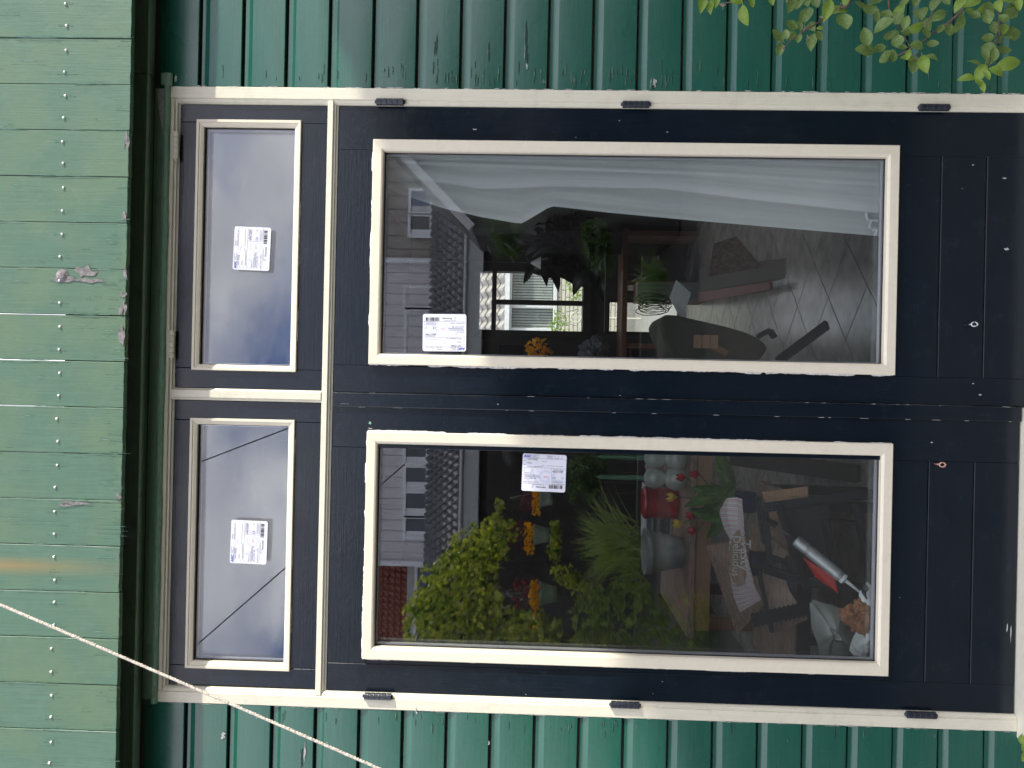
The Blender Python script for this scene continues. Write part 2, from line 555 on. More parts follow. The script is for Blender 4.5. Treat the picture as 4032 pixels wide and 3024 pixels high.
def pattern_mat():
    """printed folk border: rows of small red and black marks on white"""
    m, t, b = new_mat('folk_print_card')
    uv = N(t, 'ShaderNodeTexCoord')
    mp_ = N(t, 'ShaderNodeMapping')
    mp_.inputs['Scale'].default_value = (1, 1, 1)
    t.links.new(uv.outputs['UV'], mp_.inputs['Vector'])
    ch = N(t, 'ShaderNodeTexChecker', Scale=26)
    ch.inputs['Color1'].default_value = (0.85, 0.85, 0.88, 1)
    ch.inputs['Color2'].default_value = (0.06, 0.10, 0.10, 1)
    t.links.new(mp_.outputs['Vector'], ch.inputs['Vector'])
    wv = N(t, 'ShaderNodeTexWave', Scale=2.6)
    wv.inputs['Distortion'].default_value = 0.0
    wv.bands_direction = 'Y'
    t.links.new(mp_.outputs['Vector'], wv.inputs['Vector'])
    ch2 = N(t, 'ShaderNodeTexChecker', Scale=20)
    ch2.inputs['Color1'].default_value = (0.85, 0.83, 0.86, 1)
    ch2.inputs['Color2'].default_value = (0.45, 0.08, 0.09, 1)
    rt = N(t, 'ShaderNodeMapping')
    rt.inputs['Rotation'].default_value = (0, 0, R(45))
    t.links.new(uv.outputs['UV'], rt.inputs['Vector'])
    t.links.new(rt.outputs['Vector'], ch2.inputs['Vector'])
    c = mixc(t, ramp(t, wv.outputs['Fac'], 0.45, 0.55), ch.outputs['Color'], ch2.outputs['Color'])
    t.links.new(c, b.inputs['Base Color'])
    return m


M['folk'] = pattern_mat()
K = lambda y: (2.262 + y) / 2.262
# ================================================================== ground
g = MB().box(-40, 40, -45, -0.0, -0.25, -0.02).build('ground', M['paving'])
g['kind'] = 'structure'
g.data.name = 'ground'

added_terrace = MB().box(-3.3, 3.3, -0.85, -0.0, -0.12, -0.004).build('added_terrace', M['grout'])  # unseen paving, added to bounce light up under the eave
added_terrace['kind'] = 'structure'
sm_ = None
for i in range(16):
    for j in range(2):
        if sm_ is None:
            o = MB().box(.004, .396, -.396, -.004, -.03, 0).build('paving_slab', M['slab'], added_terrace, bevel=.003)
            sm_ = o.data
        else:
            o = bpy.data.objects.new('paving_slab', sm_)
            COL.objects.link(o)
            o.parent = added_terrace
        o.location = (-3.2 + i * .4, -0.03 - j * .4, 0.018)

# ================================================================== the green wall
wall = thing('wooden_wall', 'green clapboard wall round the navy double doors, under a faded green fascia', 'wall', (0, 0, 0))
rnd = random.Random(3)
GAP0, PITCH = 2.521, 0.13


def clad_profile(zt, zb):
    cove = [(0.0088, zt - 0.002), (0.0088, zt - 0.0105), (0.0083, zt - 0.0130), (0.0068, zt - 0.0160), (0.0020, zt - 0.0243), (0.0004, zt - 0.0265)]
    return [(0.0305, zt - 0.0015)] + cove + [(0.0, zt - 0.0280), (0.0, zb + 0.0072), (0.0012, zb + 0.0055), (0.004, zb + 0.005), (0.0305, zb + 0.005)]


def clad(x0, x1, k, off):
    zt, zb = GAP0 - PITCH * k, GAP0 - PITCH * (k + 1)
    pr = [(y + off, z) for y, z in clad_profile(zt, zb)]
    n = 14
    mb = MB()
    npf = len(pr)
    ph = rnd.uniform(0, 6)
    vs = []
    for i in range(n + 1):
        x = x0 + (x1 - x0) * i / n
        wob = 0.0006 * math.sin(x * 7 + ph) + rnd.uniform(-0.0003, 0.0003)
        for (y, z) in pr:
            vs.append((x, y + wob, z + wob * 0.8))
    fs = []
    for i in range(n):
        for j in range(npf - 1):
            fs.append((i * npf + j, i * npf + j + 1, (i + 1) * npf + j + 1, (i + 1) * npf + j))
    fs.append(tuple(range(npf)))
    fs.append(tuple((n * npf + j) for j in range(npf))[::-1])
    mb.add(vs, fs)
    o = mb.build('cladding_board', M['clad'], wall)
    me = o.data
    for p in me.polygons:
        if len(p.vertices) == 4:
            p.use_smooth = True
    if hasattr(me, 'set_sharp_from_angle'):
        me.set_sharp_from_angle(angle=R(22))
    return o


for k in range(-1, 20):
    off = 0.0015 + rnd.uniform(-0.0006, 0.0006)
    clad(0.8695, 2.6, k, off)
    clad(-2.6, -0.9705, k, off + rnd.uniform(-0.0004, 0.0004))
MB().box(-2.6, -0.97, 0.032, 0.06, -.02, 2.7).build('backing', M['black'], wall)
MB().box(0.869, 2.6, 0.032, 0.06, -.02, 2.7).build('backing', M['black'], wall)
# recessed strip above the frame, the drip strip, the frieze and the eave
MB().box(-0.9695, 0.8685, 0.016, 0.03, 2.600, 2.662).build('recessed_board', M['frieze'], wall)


def wavy_strip(x0, x1, zc, h, yf, depth, n, amp, seed):
    rr = random.Random(seed)
    vs, fs = [], []
    prof = [(0.012, h * .5), (-depth * .5, h * .5), (-depth, h * .30), (-depth * .9, -h * .25), (-depth * .55, -h * .5), (0.012, -h * .5)]
    m_ = len(prof)
    d = 0
    for i in range(n + 1):
        x = x0 + (x1 - x0) * i / n
        d = 0.7 * d + rr.uniform(-amp, amp)
        for (py, pz) in prof:
            vs.append((x, yf + py + (d * 0.8 if py < 0 else 0), zc + pz + d * (1 if pz < 0 else 0.35)))
    for i in range(n):
        for j in range(m_ - 1):
            fs.append((i * m_ + j, i * m_ + j + 1, (i + 1) * m_ + j + 1, (i + 1) * m_ + j))
    fs.append(tuple(range(m_)))
    fs.append(tuple(n * m_ + j for j in range(m_))[::-1])
    return MB().add(vs, fs)


wavy_strip(-0.972, 0.905, 2.6155, 0.018, 0.0, 0.012, 90, 0.0012, 5).build('drip_strip', M['dripgreen'], wall, smooth=True)
MB().box(0.868, 0.905, -0.012, 0.0, 2.600, 2.634).build('drip_strip_end', M['dripgreen'], wall, bevel=0.004)
# bare lead wedge near its right end
mb = MB()
mb.add([(0.86, 0.0145, 2.655), (0.70, 0.0145, 2.628), (0.86, 0.0145, 2.624), (0.86, 0.004, 2.655), (0.70, 0.008, 2.628), (0.86, 0.0, 2.624)],
       [(0, 1, 2), (5, 4, 3), (0, 3, 4, 1), (1, 4, 5, 2), (2, 5, 3, 0)])
mb.build('bare_lead_wedge', M['chip'], wall)
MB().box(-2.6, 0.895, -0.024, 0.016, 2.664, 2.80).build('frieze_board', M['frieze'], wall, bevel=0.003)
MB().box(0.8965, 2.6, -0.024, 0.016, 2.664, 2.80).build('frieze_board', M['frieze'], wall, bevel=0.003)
MB().box(-2.6, 2.6, -0.131, 0.016, 2.803, 2.83).build('soffit_board', M['black'], wall)  # dark wood, its black also carrying the eave's shade
FZ0 = 2.6485
for j in range(-16, 17):
    x0 = 0.0395 + 0.129 * j
    x1 = x0 + 0.129
    off = rnd.uniform(-0.0012, 0.0012)
    zb = FZ0 + rnd.uniform(-0.0012, 0.0012)
    gp = rnd.uniform(0.0006, 0.0014)
    # board with a slightly ragged lower end
    mb = MB()
    n = 10
    low = [(x0 + gp + (x1 - x0 - 2 * gp) * i / n, zb + rnd.uniform(-0.0008, 0.0008)) for i in range(n + 1)]
    mb.prism(low + [(x1 - gp, 3.6), (x0 + gp, 3.6)], 'y', -0.15 + off, -0.1325 + off)
    b = mb.build('fascia_board', M['fascia_rust'] if j in (-5, -4) else M['fascia'], wall, bevel=0.0012)
    # mossy end grain under it
    for s in (0.26, 0.745):
        nx = x0 + 0.129 * s + rnd.uniform(-0.003, 0.003)
        nzv = 2.834 + rnd.uniform(-0.003, 0.003)
        NB = MB()
        NB.lathe([(0.0001, 0.0048), (0.0026, 0.0042), (0.0037, 0.0026), (0.0037, -0.002)], (nx, -0.15 + off, nzv), (0, -1, 0), 8)
        NB.build('nail', M['nail'], b)

# ---- wear: thin slivers of lifted or missing paint (their own shapes, proud of the board)
def slivers(items, name, m, parent, depth=0.0009):
    """items: list of (x, z, yfront, length, width, 'x' or 'z')"""
    mb = MB()
    for (x, z, y, ln, wd, ax) in items:
        n = 7
        a, bb = [], []
        for i in range(n + 1):
            t_ = i / n
            ww = wd * (math.sin(PI * min(1, max(0.0, t_))) ** 0.6) * rnd.uniform(0.45, 1.0) / 2
            c = rnd.uniform(-wd, wd) * 0.25
            if ax == 'z':
                a.append((x + c - ww, z + (t_ - .5) * ln))
                bb.append((x + c + ww, z + (t_ - .5) * ln))
            else:
                a.append((x + (t_ - .5) * ln, z + c - ww))
                bb.append((x + (t_ - .5) * ln, z + c + ww))
        vs, fs = [], []
        for i in range(n + 1):
            vs += [(a[i][0], y - depth * 0.3, a[i][1]), (bb[i][0], y - depth, bb[i][1])]
        for i in range(n):
            fs.append((2 * i, 2 * i + 2, 2 * i + 3, 2 * i + 1))
        mb.add(vs, fs)
    o = mb.build(name, m, parent, recalc=False)
    o['kind'] = 'stuff'
    return o


def zone_flat(z):
    """is z on the flat face of a board rather than in its cove"""
    d = (GAP0 - z) % PITCH
    return 0.03 < d < 0.122


hi, lo, ch = [], [], []
for i in range(190):
    side = rnd.random() < 0.66
    z = rnd.uniform(0.12, 2.5) if rnd.random() < 0.3 else rnd.gauss(1.45, 0.35)
    if not zone_flat(z):
        continue
    if side:
        d = abs(rnd.gauss(0, 0.028))
        ln = rnd.uniform(0.012, 0.045)
        x = 0.870 + ln * 0.5 + d
    else:
        d = abs(rnd.gauss(0, 0.02))
        ln = rnd.uniform(0.01, 0.035)
        x = -0.972 - ln * 0.5 - d
    y = 0.0002
    hi.append((x, z + 0.0011, y, ln, rnd.uniform(0.0012, 0.003), 'x'))
    lo.append((x, z - 0.0008, y - 0.0002, ln * 0.95, rnd.uniform(0.0015, 0.0032), 'x'))  # dark sliver paints the crack and the shadow below each lifted flake
for (u, v, ln, wd) in ((1925, 205, .06, .006), (1713, 190, .05, .0045), (1720, 175, .065, .0045), (2072, 130, .075, .008), (2073, 210, .06, .012),
                       (2574, 330, .035, .016), (1188, 2985, .06, .008), (3288, 2880, .045, .004), (2880, 2870, .03, .004), (1330, 295, .03, .004)):
    p = at(u, v, 0)
    lo.append((p.x, p.z, 0.0, ln, wd, 'x'))
    hi.append((p.x, p.z + wd * .5, -0.0004, ln, wd * .35, 'x'))
for (u, v, ln, wd) in ((2073, 262, .02, .008), (2576, 323, .022, .013), (877, 2895, .022, .016), (1200, 2960, .07, .006), (1925, 2800 + 125, .014, .006), (1640, 2800, .02, .006),
                       (2578, 335, .018, .006), (693, 310, .02, .009)):
    p = at(u, v, 0)
    ch.append((p.x, p.z, -0.0008, ln, wd, 'x'))
slivers(hi, 'lifted_paint', M['flake'], wall)
slivers(lo, 'cracked_paint_and_shadow', M['flake_dark'], wall, 0.0005)
slivers(ch, 'chipped_paint', M['chip'], wall, 0.0012)

fl, fb, fbare, fw = [], [], [], []
FY = -0.1515
for i in range(150):
    x = rnd.uniform(-1.1, 0.95)
    worn = math.exp(-((x + 0.1) / 0.6) ** 2)
    if rnd.random() > 0.25 + worn:
        continue
    if rnd.random() < 0.5:
        z = FZ0 + rnd.uniform(0.004, 0.05)
        ln = rnd.uniform(0.012, 0.05)
    else:
        z = rnd.uniform(2.66, 3.05)
        ln = rnd.uniform(0.008, 0.03)
    fl.append((x, z, FY, ln, rnd.uniform(0.0012, 0.003), 'z'))
for j in range(-9, 9):
    for s in (0.26, 0.745):
        if rnd.random() < 0.75:
            fl.append((0.0395 + .129 * j + .129 * s + 0.002, 2.834 + rnd.uniform(-.01, .01), FY, rnd.uniform(0.02, 0.065), 0.0022, 'z'))
for j in range(-9, 9):
    for q in range(4):
        fl.append((0.0395 + .129 * j + rnd.uniform(0.0, 0.003), rnd.uniform(2.66, 3.05), FY, rnd.uniform(0.04, .12), 0.0022, 'z'))
    if rnd.random() < 0.55:
        fb.append((0.0395 + .129 * j + rnd.uniform(0.02, 0.11), FZ0 + 0.007, FY - .0002, 0.016, rnd.uniform(.02, .05), 'x'))
for (u, v, ln, wd) in ((300, 1980, .10, .011), (255, 1990, .05, .008), (340, 1068, .07, .035), (350, 1105, .1, .012), (250, 1100, .08, .02)):
    p = at(u, v, FY)
    fbare.append((p.x, p.z, FY - .0004, ln, wd, 'z'))
for (u0, u1, v, wd) in ((470, 500, 1160, .02), (468, 500, 1210, .06), (466, 492, 1330, .075), (488, 510, 560, .07), (480, 498, 850, .03), (455, 478, 1955, .03),
                        (486, 500, 1075, .05)):
    p, q = at(u0, v, FY), at(u1, v, FY)
    fbare.append((p.x, (p.z + q.z) / 2, FY - .0004, abs(p.z - q.z) * 1.1, wd * .8, 'z'))
for (u, v, ln) in ((30, 2040, .12), (150, 2055, .16), (430, 2072, .1), (450, 2110, .07), (440, 2090, .09), (70, 1105, .05), (20, 54, .08), (110, 240, .10),
                   (150, 150, .12), (330, 1280, .05)):
    p = at(u, v, FY)
    fw.append((p.x, p.z, FY - .0003, ln, 0.0022, 'z'))
slivers(fl, 'lifted_paint', M['flake'], wall, 0.0016)
slivers(fbare, 'bare_wood_patch', M['bare'], wall, 0.0006)
slivers(fw, 'chipped_paint', M['flake'], wall, 0.0014)

# knot hole flake on the fascia board above the centre post
p = at(245, 1085, FY)
MB().lathe([(0.0, 0.006), (0.008, 0.005), (0.016, 0.001), (0.019, 0.0)], (p.x, FY, p.z), (0, -1, 0), 9).build('peeled_knot', M['bare'], wall)

# ================================================================== the outer frame
frame = thing('door_frame', 'cream painted wooden frame holding the navy double doors and two upper windows', 'door frame', (0, 0, 0))
# right jamb, left jamb (x, y) profiles running up z
rj = [(0.868, 0.03), (0.868, 0.001), (0.8665, 0.0), (0.8345, 0.0), (0.833, 0.0015), (0.8325, 0.0035), (0.8295, 0.0035), (0.8245, 0.0055), (0.8205, 0.0095),
      (0.8195, 0.013), (0.8195, 0.06), (0.868, 0.06)]
MB().prism(rj, 'z', 0.079, 2.6075).build('jamb', M['cream_z'], frame)
lj = [(-0.9695, 0.03), (-0.9695, 0.001), (-0.968, 0.0), (-0.9385, 0.0), (-0.937, 0.0015), (-0.9365, 0.0035), (-0.9335, 0.0035), (-0.9285, 0.0055),
      (-0.9245, 0.0095), (-0.9235, 0.013), (-0.9235, 0.06), (-0.9695, 0.06)]
MB().prism(lj, 'z', 0.093, 2.6075).build('jamb', M['cream_z'], frame)
hd = [(0.06, 2.6075), (0.0025, 2.6075), (0.001, 2.606), (0.001, 2.5965), (0.0035, 2.5955), (0.0075, 2.5955), (0.0085, 2.5935), (0.0085, 2.5895), (0.0105, 2.5885),
      (0.0135, 2.5885), (0.0165, 2.5835), (0.06, 2.5835)]
MB().prism(hd, 'x', -0.936, 0.832).build('head', M['cream'], frame)
rl = [(0.06, 2.1365), (0.009, 2.1365), (0.002, 2.1335), (0.0005, 2.1325), (0.0005, 2.1185), (0.002, 2.1170), (0.007, 2.1160), (0.0075, 2.1115), (0.0125, 2.1105),
      (0.0145, 2.1050), (0.06, 2.1050)]
MB().prism(rl, 'x', -0.9345, 0.8305).build('transom_rail', M['cream'], frame)
ml = [(-0.0315, 0.06), (-0.0315, 0.010), (-0.0345, 0.0075), (-0.0365, 0.0025), (-0.0375, 0.001), (-0.0580, 0.001), (-0.0590, 0.0025), (-0.0610, 0.0075),
      (-0.0665, 0.010), (-0.0665, 0.06)]
MB().prism(ml, 'z', 2.137, 2.5885).build('mullion', M['cream_z'], frame)
th_ = MB().box(-0.99, -0.0355, -0.055, 0.06, 0.0, 0.092)
th_.box(-0.0345, 0.89, -0.055, 0.06, 0.0, 0.078)
th_.build('threshold', M['cream'], frame, bevel=0.004)
# rust of paint flakes along the jamb's outer edge
fr = []
for i in range(60):
    fr.append((0.8685 + rnd.uniform(-.001, .0015), rnd.uniform(0.12, 2.58), -0.0004, rnd.uniform(0.01, .03), .0016, 'z'))
    fr.append((-0.9700 + rnd.uniform(-.001, .001), rnd.uniform(0.12, 2.58), -0.0004, rnd.uniform(0.01, .03), .0016, 'z'))
slivers(fr, 'ragged_paint_edge', M['caulk'], frame, 0.0012)

# ================================================================== glazing helpers
def k12(p):
    return p


def bead_frame(x0, x1, z0, z1, xi0, xi1, zi0, zi1, parent, m, yf=0.0, yb=0.013, yin=0.024, step=0.0):
    """four mitred glazing beads with a sloped face; each its own part"""
    def bead(pts_o, pts_i):
        # pts_o: outer edge ends, pts_i: inner edge ends
        (ax, az), (bx, bz) = pts_o
        (cx, cz), (dx, dz) = pts_i
        mb = MB()
        fx = 0.78
        def lerp(p, q, t_):
            return (p[0] + (q[0] - p[0]) * t_, p[1] + (q[1] - p[1]) * t_)
        rows = []
        prof = [(0.0, yb + 0.006), (0.0, yf + 0.0018), (0.06, yf), (fx, yf + 0.0005), (fx + 0.12, yf + 0.0025), (1.0, yf + 0.006), (1.0, yin)]
        if step:
            prof = [(0.0, yb + 0.006), (0.0, yf + 0.0015), (0.05, yf), (0.40, yf), (0.45, yf + 0.003), (0.62, yf + 0.0035), (0.85, yf + 0.006), (1.0, yf + 0.008), (1.0, yin)]
        for t_, y in prof:
            p = lerp((ax, az), (cx, cz), t_)
            q = lerp((bx, bz), (dx, dz), t_)
            rows.append(((p[0], y, p[1]), (q[0], y, q[1])))
        vs = [v for r_ in rows for v in r_]
        fs = [(2 * i, 2 * i + 1, 2 * i + 3, 2 * i + 2) for i in range(len(rows) - 1)]
        n = len(rows)
        fs.append(tuple(2 * i for i in range(n)))
        fs.append(tuple(2 * i + 1 for i in range(n))[::-1])
        fs.append((0, 2 * n - 2, 2 * n - 1, 1))
        mb.add(vs, fs)
        return mb.build('glazing_bead', m, parent)
    g_ = 0.00035
    bead(((x0, z1), (x1, z1)), ((xi0, zi1), (xi1, zi1)))
    bead(((x1, z1 - g_), (x1, z0 + g_)), ((xi1, zi1 - g_), (xi1, zi0 + g_)))
    bead(((x1, z0), (x0, z0)), ((xi1, zi0), (xi0, zi0)))
    bead(((x0, z0 + g_), (x0, z1 - g_)), ((xi0, zi0 + g_), (xi0, zi1 - g_)))


def glazing(xi0, xi1, zi0, zi1, parent, y=0.024):
    e = 0.012
    pane = MB().box(xi0 - e, xi1 + e, y, y + 0.004, zi0 - e, zi1 + e).build('pane', M['glass'], parent)
    MB().box(xi0 - e, xi1 + e, y + 0.020, y + 0.024, zi0 - e, zi1 + e).build('pane', M['glass'], parent)
    sw = 0.0045
    s = MB()
    s.box(xi0 - e, xi0 + sw, y + 0.0045, y + 0.0195, zi0 - e, zi1 + e)
    s.box(xi1 - sw, xi1 + e, y + 0.0045, y + 0.0195, zi0 - e, zi1 + e)
    s.box(xi0 + sw, xi1 - sw, y + 0.0045, y + 0.0195, zi0 - e, zi0 + sw)
    s.box(xi0 + sw, xi1 - sw, y + 0.0045, y + 0.0195, zi1 - sw, zi1 + e)
    s.build('spacer', M['spacer'], parent)
    r_ = MB()
    q = 0.0022
    r_.box(xi0 - .004, xi0 + q, y - 0.004, y - 0.0003, zi0 - .004, zi1 + .004)
    r_.box(xi1 - q, xi1 + .004, y - 0.004, y - 0.0003, zi0 - .004, zi1 + .004)
    r_.box(xi0 + q, xi1 - q, y - 0.004, y - 0.0003, zi0 - .004, zi0 + q)
    r_.box(xi0 + q, xi1 - q, y - 0.004, y - 0.0003, zi1 - q, zi1 + .004)
    r_.build('gasket', M['gasket'], parent)
    return pane


def caulk_line(edges, parent, yb, seed, wmin=0.0008, wmax=0.0055):
    """ragged white filler showing beside the beads; edges: (x0,z0,x1,z1,nx,nz,strength)"""
    rr = random.Random(seed)
    mb = MB()
    for (x0, z0, x1, z1, nx, nz, st) in edges:
        ln = math.hypot(x1 - x0, z1 - z0)
        n = int(ln / 0.006)
        wv = 0.5
        row = []
        for i in range(n + 1):
            wv = min(1, max(0, wv + rr.uniform(-.3, .3)))
            on = noise.noise(Vector((i * 0.06, seed * 3.1, nx * 5))) > -0.35 + (1 - st)
            ww = (wmin + (wmax - wmin) * wv * st) if on else 0.0002
            t_ = i / n
            px, pz = x0 + (x1 - x0) * t_, z0 + (z1 - z0) * t_
            row.append(((px - nx * .001, yb - 0.0035, pz - nz * .001), (px + nx * ww, yb - 0.0007 - 0.0008 * rr.random(), pz + nz * ww)))
        vs = [v for r_ in row for v in r_]
        mb.add(vs, [(2 * i, 2 * i + 1, 2 * i + 3, 2 * i + 2) for i in range(n)])
    o = mb.build('ragged_filler', M['caulk'], parent, recalc=False)
    return o


def text_part(s, size, m, parent, mat4, name='lettering', extrude=0.00008, bold=0.0):
    cu = bpy.data.curves.new('lettering', 'FONT')
    cu.body = s
    cu.size = size
    cu.extrude = extrude
    cu.offset = bold
    cu.resolution_u = 2
    cu.materials.append(m)
    o = bpy.data.objects.new(name, cu)
    COL.objects.link(o)
    o.parent = parent
    me = bpy.data.meshes.new_from_object(o)
    bpy.data.objects.remove(o)
    o = bpy.data.objects.new(name, me)
    COL.objects.link(o)
    o.parent = parent
    o.matrix_local = mat4
    return o


def sticker(parent, cx, cz, rot, size_line, tail, y=0.0237, tilt=0.0):
    """white glass label 130 x 111 mm; rot = angle of the writing in the wall's plane"""
    W, H = 0.130, 0.111
    # local: x right, y up, z towards the viewer
    A = Matrix.Translation(Vector((cx, y, cz))) @ Matrix.Rotation(PI / 2, 4, 'X') @ Matrix.Rotation(rot + tilt, 4, 'Z')
    P = Matrix.Translation(-parent.location) @ A
    mb = MB()
    r_ = 0.006
    poly = []
    for (sx, sy, a0) in ((1, 1, 0), (-1, 1, 90), (-1, -1, 180), (1, -1, 270)):
        for k in range(5):
            a = R(a0 + k * 22.5)
            poly.append((sx * (W / 2 - r_) + r_ * math.cos(a), sy * (H / 2 - r_) + r_ * math.sin(a)))
    n = len(poly)
    vs = [(x, yy, 0.0) for x, yy in poly] + [(x, yy, 0.0003) for x, yy in poly]
    fs = [(i, (i + 1) % n, n + (i + 1) % n, n + i) for i in range(n)] + [tuple(range(n))[::-1], tuple(range(n, 2 * n))]
    mb.add(vs, fs)
    st = mb.build('sticker', M['paper'], None)
    st.parent = parent
    st.matrix_local = P

    def T(x, yy, z=0.0004):
        return Matrix.Translation(Vector((x - W / 2, H / 2 - yy, z)))
    k = 0.001
    # big pale watermark first
    text_part('AGC', 0.052, M['wmark'], st, T(12 * k, 84 * k, 0.00042), 'watermark', 0.00004, 0.0012)
    rm = MB().add([(0, 0, 0), (0.014, 0.007, 0), (0, 0.007, 0), (0, 0, .0001), (0.014, 0.007, .0001), (0, 0.007, .0001)],
                  [(2, 1, 0), (3, 4, 5), (0, 1, 4, 3), (1, 2, 5, 4), (2, 0, 3, 5)]).build('red_mark', M['inkred'], None)
    rm.parent = st
    rm.matrix_local = T(64 * k, 72 * k, 0.00055)
    text_part('AGC', 0.0105, M['inkblue'], st, T(4 * k, 11 * k, .0006), bold=0.0005)
    text_part('AGC Zwaag', 0.006, M['inkblack'], st, T(14 * k, 18.5 * k, .0006))
    text_part('AGC NL Zwaag 63911101', 0.0042, M['inkblack'], st, T(14 * k, 39 * k, .0006))
    text_part('235627     1      1', 0.0052, M['ink'], st, T(72 * k, 7 * k, .0006))
    text_part('NL.VM63   P 0103   ' + tail, 0.0048, M['ink'], st, T(72 * k, 12.6 * k, .0006))
    text_part('DEZE ZIJDE BUITEN', 0.0036, M['inkblack'], st, T(92 * k, 46.5 * k, .0006))
    text_part(size_line, 0.0062, M['inkblack'], st, T(90 * k, 52.5 * k, .0006), bold=0.0001)
    text_part('IPLUS 1.1', 0.0054, M['ink'], st, T(7 * k, 59 * k, .0006))
    text_part('Planibel Clearlite 6mm\n 15mm Aluminium,Argon\niplus 1.1 6mm  -#3', 0.0046, M['inkblack'], st, T(7 * k, 65 * k, .0006))
    text_part('CE', 0.0088, M['inkblack'], st, T(90 * k, 72 * k, .0006))
    text_part('21', 0.006, M['inkblack'], st, T(117 * k, 71 * k, .0006))
    text_part('ESPO / 10MNU / 04PCS..03', 0.0040, M['ink'], st, T(5 * k, 85.5 * k, .0006))
    text_part('Thermobel', 0.0066, M['inkblack'], st, T(42 * k, 100 * k, .0006), bold=0.0001)
    rules = MB()
    for (x0, x1, y0, y1) in ((3, 128, 13.6, 14.1), (3, 128, 41, 41.5), (3, 128, 88.4, 88.9), (87, 87.5, 41.5, 88.4), (90, 115, 75.5, 75.9)):
        rules.box((x0 * k) - W / 2, (x1 * k) - W / 2, H / 2 - y1 * k, H / 2 - y0 * k, .00045, .0006)
    for (x0, yy, ln) in ((29, 3, 21), (29, 6, 12), (29, 9, 21), (29, 12, 18), (4, 21, 6), (14, 25, 12), (14, 28, 15), (4, 33, 6), (58, 22, 14), (58, 33, 7),
                         (70, 33.5, 51), (90, 79.5, 36), (90, 82.5, 30), (90, 86.5, 36), (4, 45, 4), (28, 45, 4), (4, 51, 4), (28, 51, 4), (34, 91, 32)):
        rules.box((x0 * k) - W / 2, ((x0 + ln) * k) - W / 2, H / 2 - (yy + .9) * k, H / 2 - yy * k, .00045, .00055)
    ob = rules.build('printed_lines', M['ink'], None)
    ob.parent = st
    bars = MB()
    xx = 81.0
    rr = random.Random(11)
    while xx < 119:
        wd = rr.choice((0.7, 0.7, 1.4, 2.6, 3.6))
        bars.box((xx * k) - W / 2, ((xx + wd) * k) - W / 2, H / 2 - 101 * k, H / 2 - 90.5 * k, .00045, .0006)
        xx += wd + rr.choice((0.8, 1.0, 1.8))
    ob = bars.build('barcode', M['inkblack'], None)
    ob.parent = st
    # small window logo
    lg = MB()
    lg.tube([(0.0, 0, 0), (0.0, 0.009, 0), (0.004, 0.008, 0), (0.004, 0.001, 0), (0.0, 0, 0)], 0.0003, 4)
    ob = lg.build('window_logo', M['ink'], None)
    ob.parent = st
    ob.matrix_local = T(31 * k, 101 * k, .0006)
    return st


# ================================================================== upper windows
def transom(name, label, x0, x1, bo, bi, st_args, hinges):
    t_ = thing(name, label, 'window', ((x0 + x1) / 2, 0.02, 2.137), 'upper windows over the double doors')
    zb, zt = 2.1385, 2.5815
    yf = 0.013
    bx0, bx1, bz0, bz1 = bo
    ix0, ix1, iz0, iz1 = bi
    hgap = 0.0008
    MB().box(x0, bx0 + .006, yf, 0.05, zb, zt).build('stile', M['navy_z'], t_, bevel=0.0012)
    MB().box(bx1 - .006, x1, yf, 0.05, zb, zt).build('stile', M['navy_z'], t_, bevel=0.0012)
    MB().box(bx0 + .006 + hgap, bx1 - .006 - hgap, yf, 0.05, zb, bz0 + .006).build('rail', M['navy_x'], t_, bevel=0.0009)
    MB().box(bx0 + .006 + hgap, bx1 - .006 - hgap, yf, 0.05, bz1 - .006, zt).build('rail', M['navy_x'], t_, bevel=0.0009)
    bead_frame(bx0, bx1, bz0, bz1, ix0, ix1, iz0, iz1, t_, M['bead'], yf=0.004, yb=yf, yin=0.0235, step=1)
    glazing(ix0, ix1, iz0, iz1, t_)
    caulk_line([(bx0, bz0, bx1, bz0, 0, -1, .55), (bx0, bz1, bx1, bz1, 0, 1, .75), (bx0, bz1, bx0, bz0, -1, 0, .25)], t_, yf, int(x0 * 100) + 300, wmax=0.0035)
    sticker(t_, *st_args)
    for (xa, xb) in hinges:
        h_ = MB()
        zc = 2.5865
        n = 5
        for i in range(n):
            a = xa + (xb - xa) * i / n
            b_ = xa + (xb - xa) * (i + 1) / n - 0.0012
            h_.lathe([(0.0001, a), (0.0078, a), (0.0085, a + .001), (0.0085, b_ - .001), (0.0078, b_), (0.0001, b_)], (0, -0.0015, zc), (1, 0, 0), 12)
        h_.lathe([(0.0001, xa - .006), (0.003, xa - .0055), (0.0045, xa - 0.003), (0.003, xa)], (0, -0.0015, zc), (1, 0, 0), 10)
        h_.build('hinge', M['cream'], t_, smooth=False)
    return t_


def xat(u, v):
    return at(u, v, 0).x


transom('transom_window', 'hinged upper window above the door with the sheer curtain, mirroring clouds',
        -0.0305, 0.8185, (0.0231, 0.7722, 2.2144, 2.5299), (0.0405, 0.7515, 2.2342, 2.5095),
        (0.391, 2.361, 0.0, '0744 x 0299', '2/3', 0.0237, R(-1.6)), ((xat(695, 626), xat(695, 518)), (xat(680, 1410), xat(680, 1300))))
transom('transom_window', 'fixed upper window crossed by mirrored black cables, nearer the cream rope',
        -0.9195, -0.0675, (-0.8679, -0.1203, 2.2144, 2.5299), (-0.8468, -0.1391, 2.2342, 2.5095),
        (-0.4905, 2.351, 0.0, '0744 x 0299', '3/3', 0.0237, R(-1.0)), ())


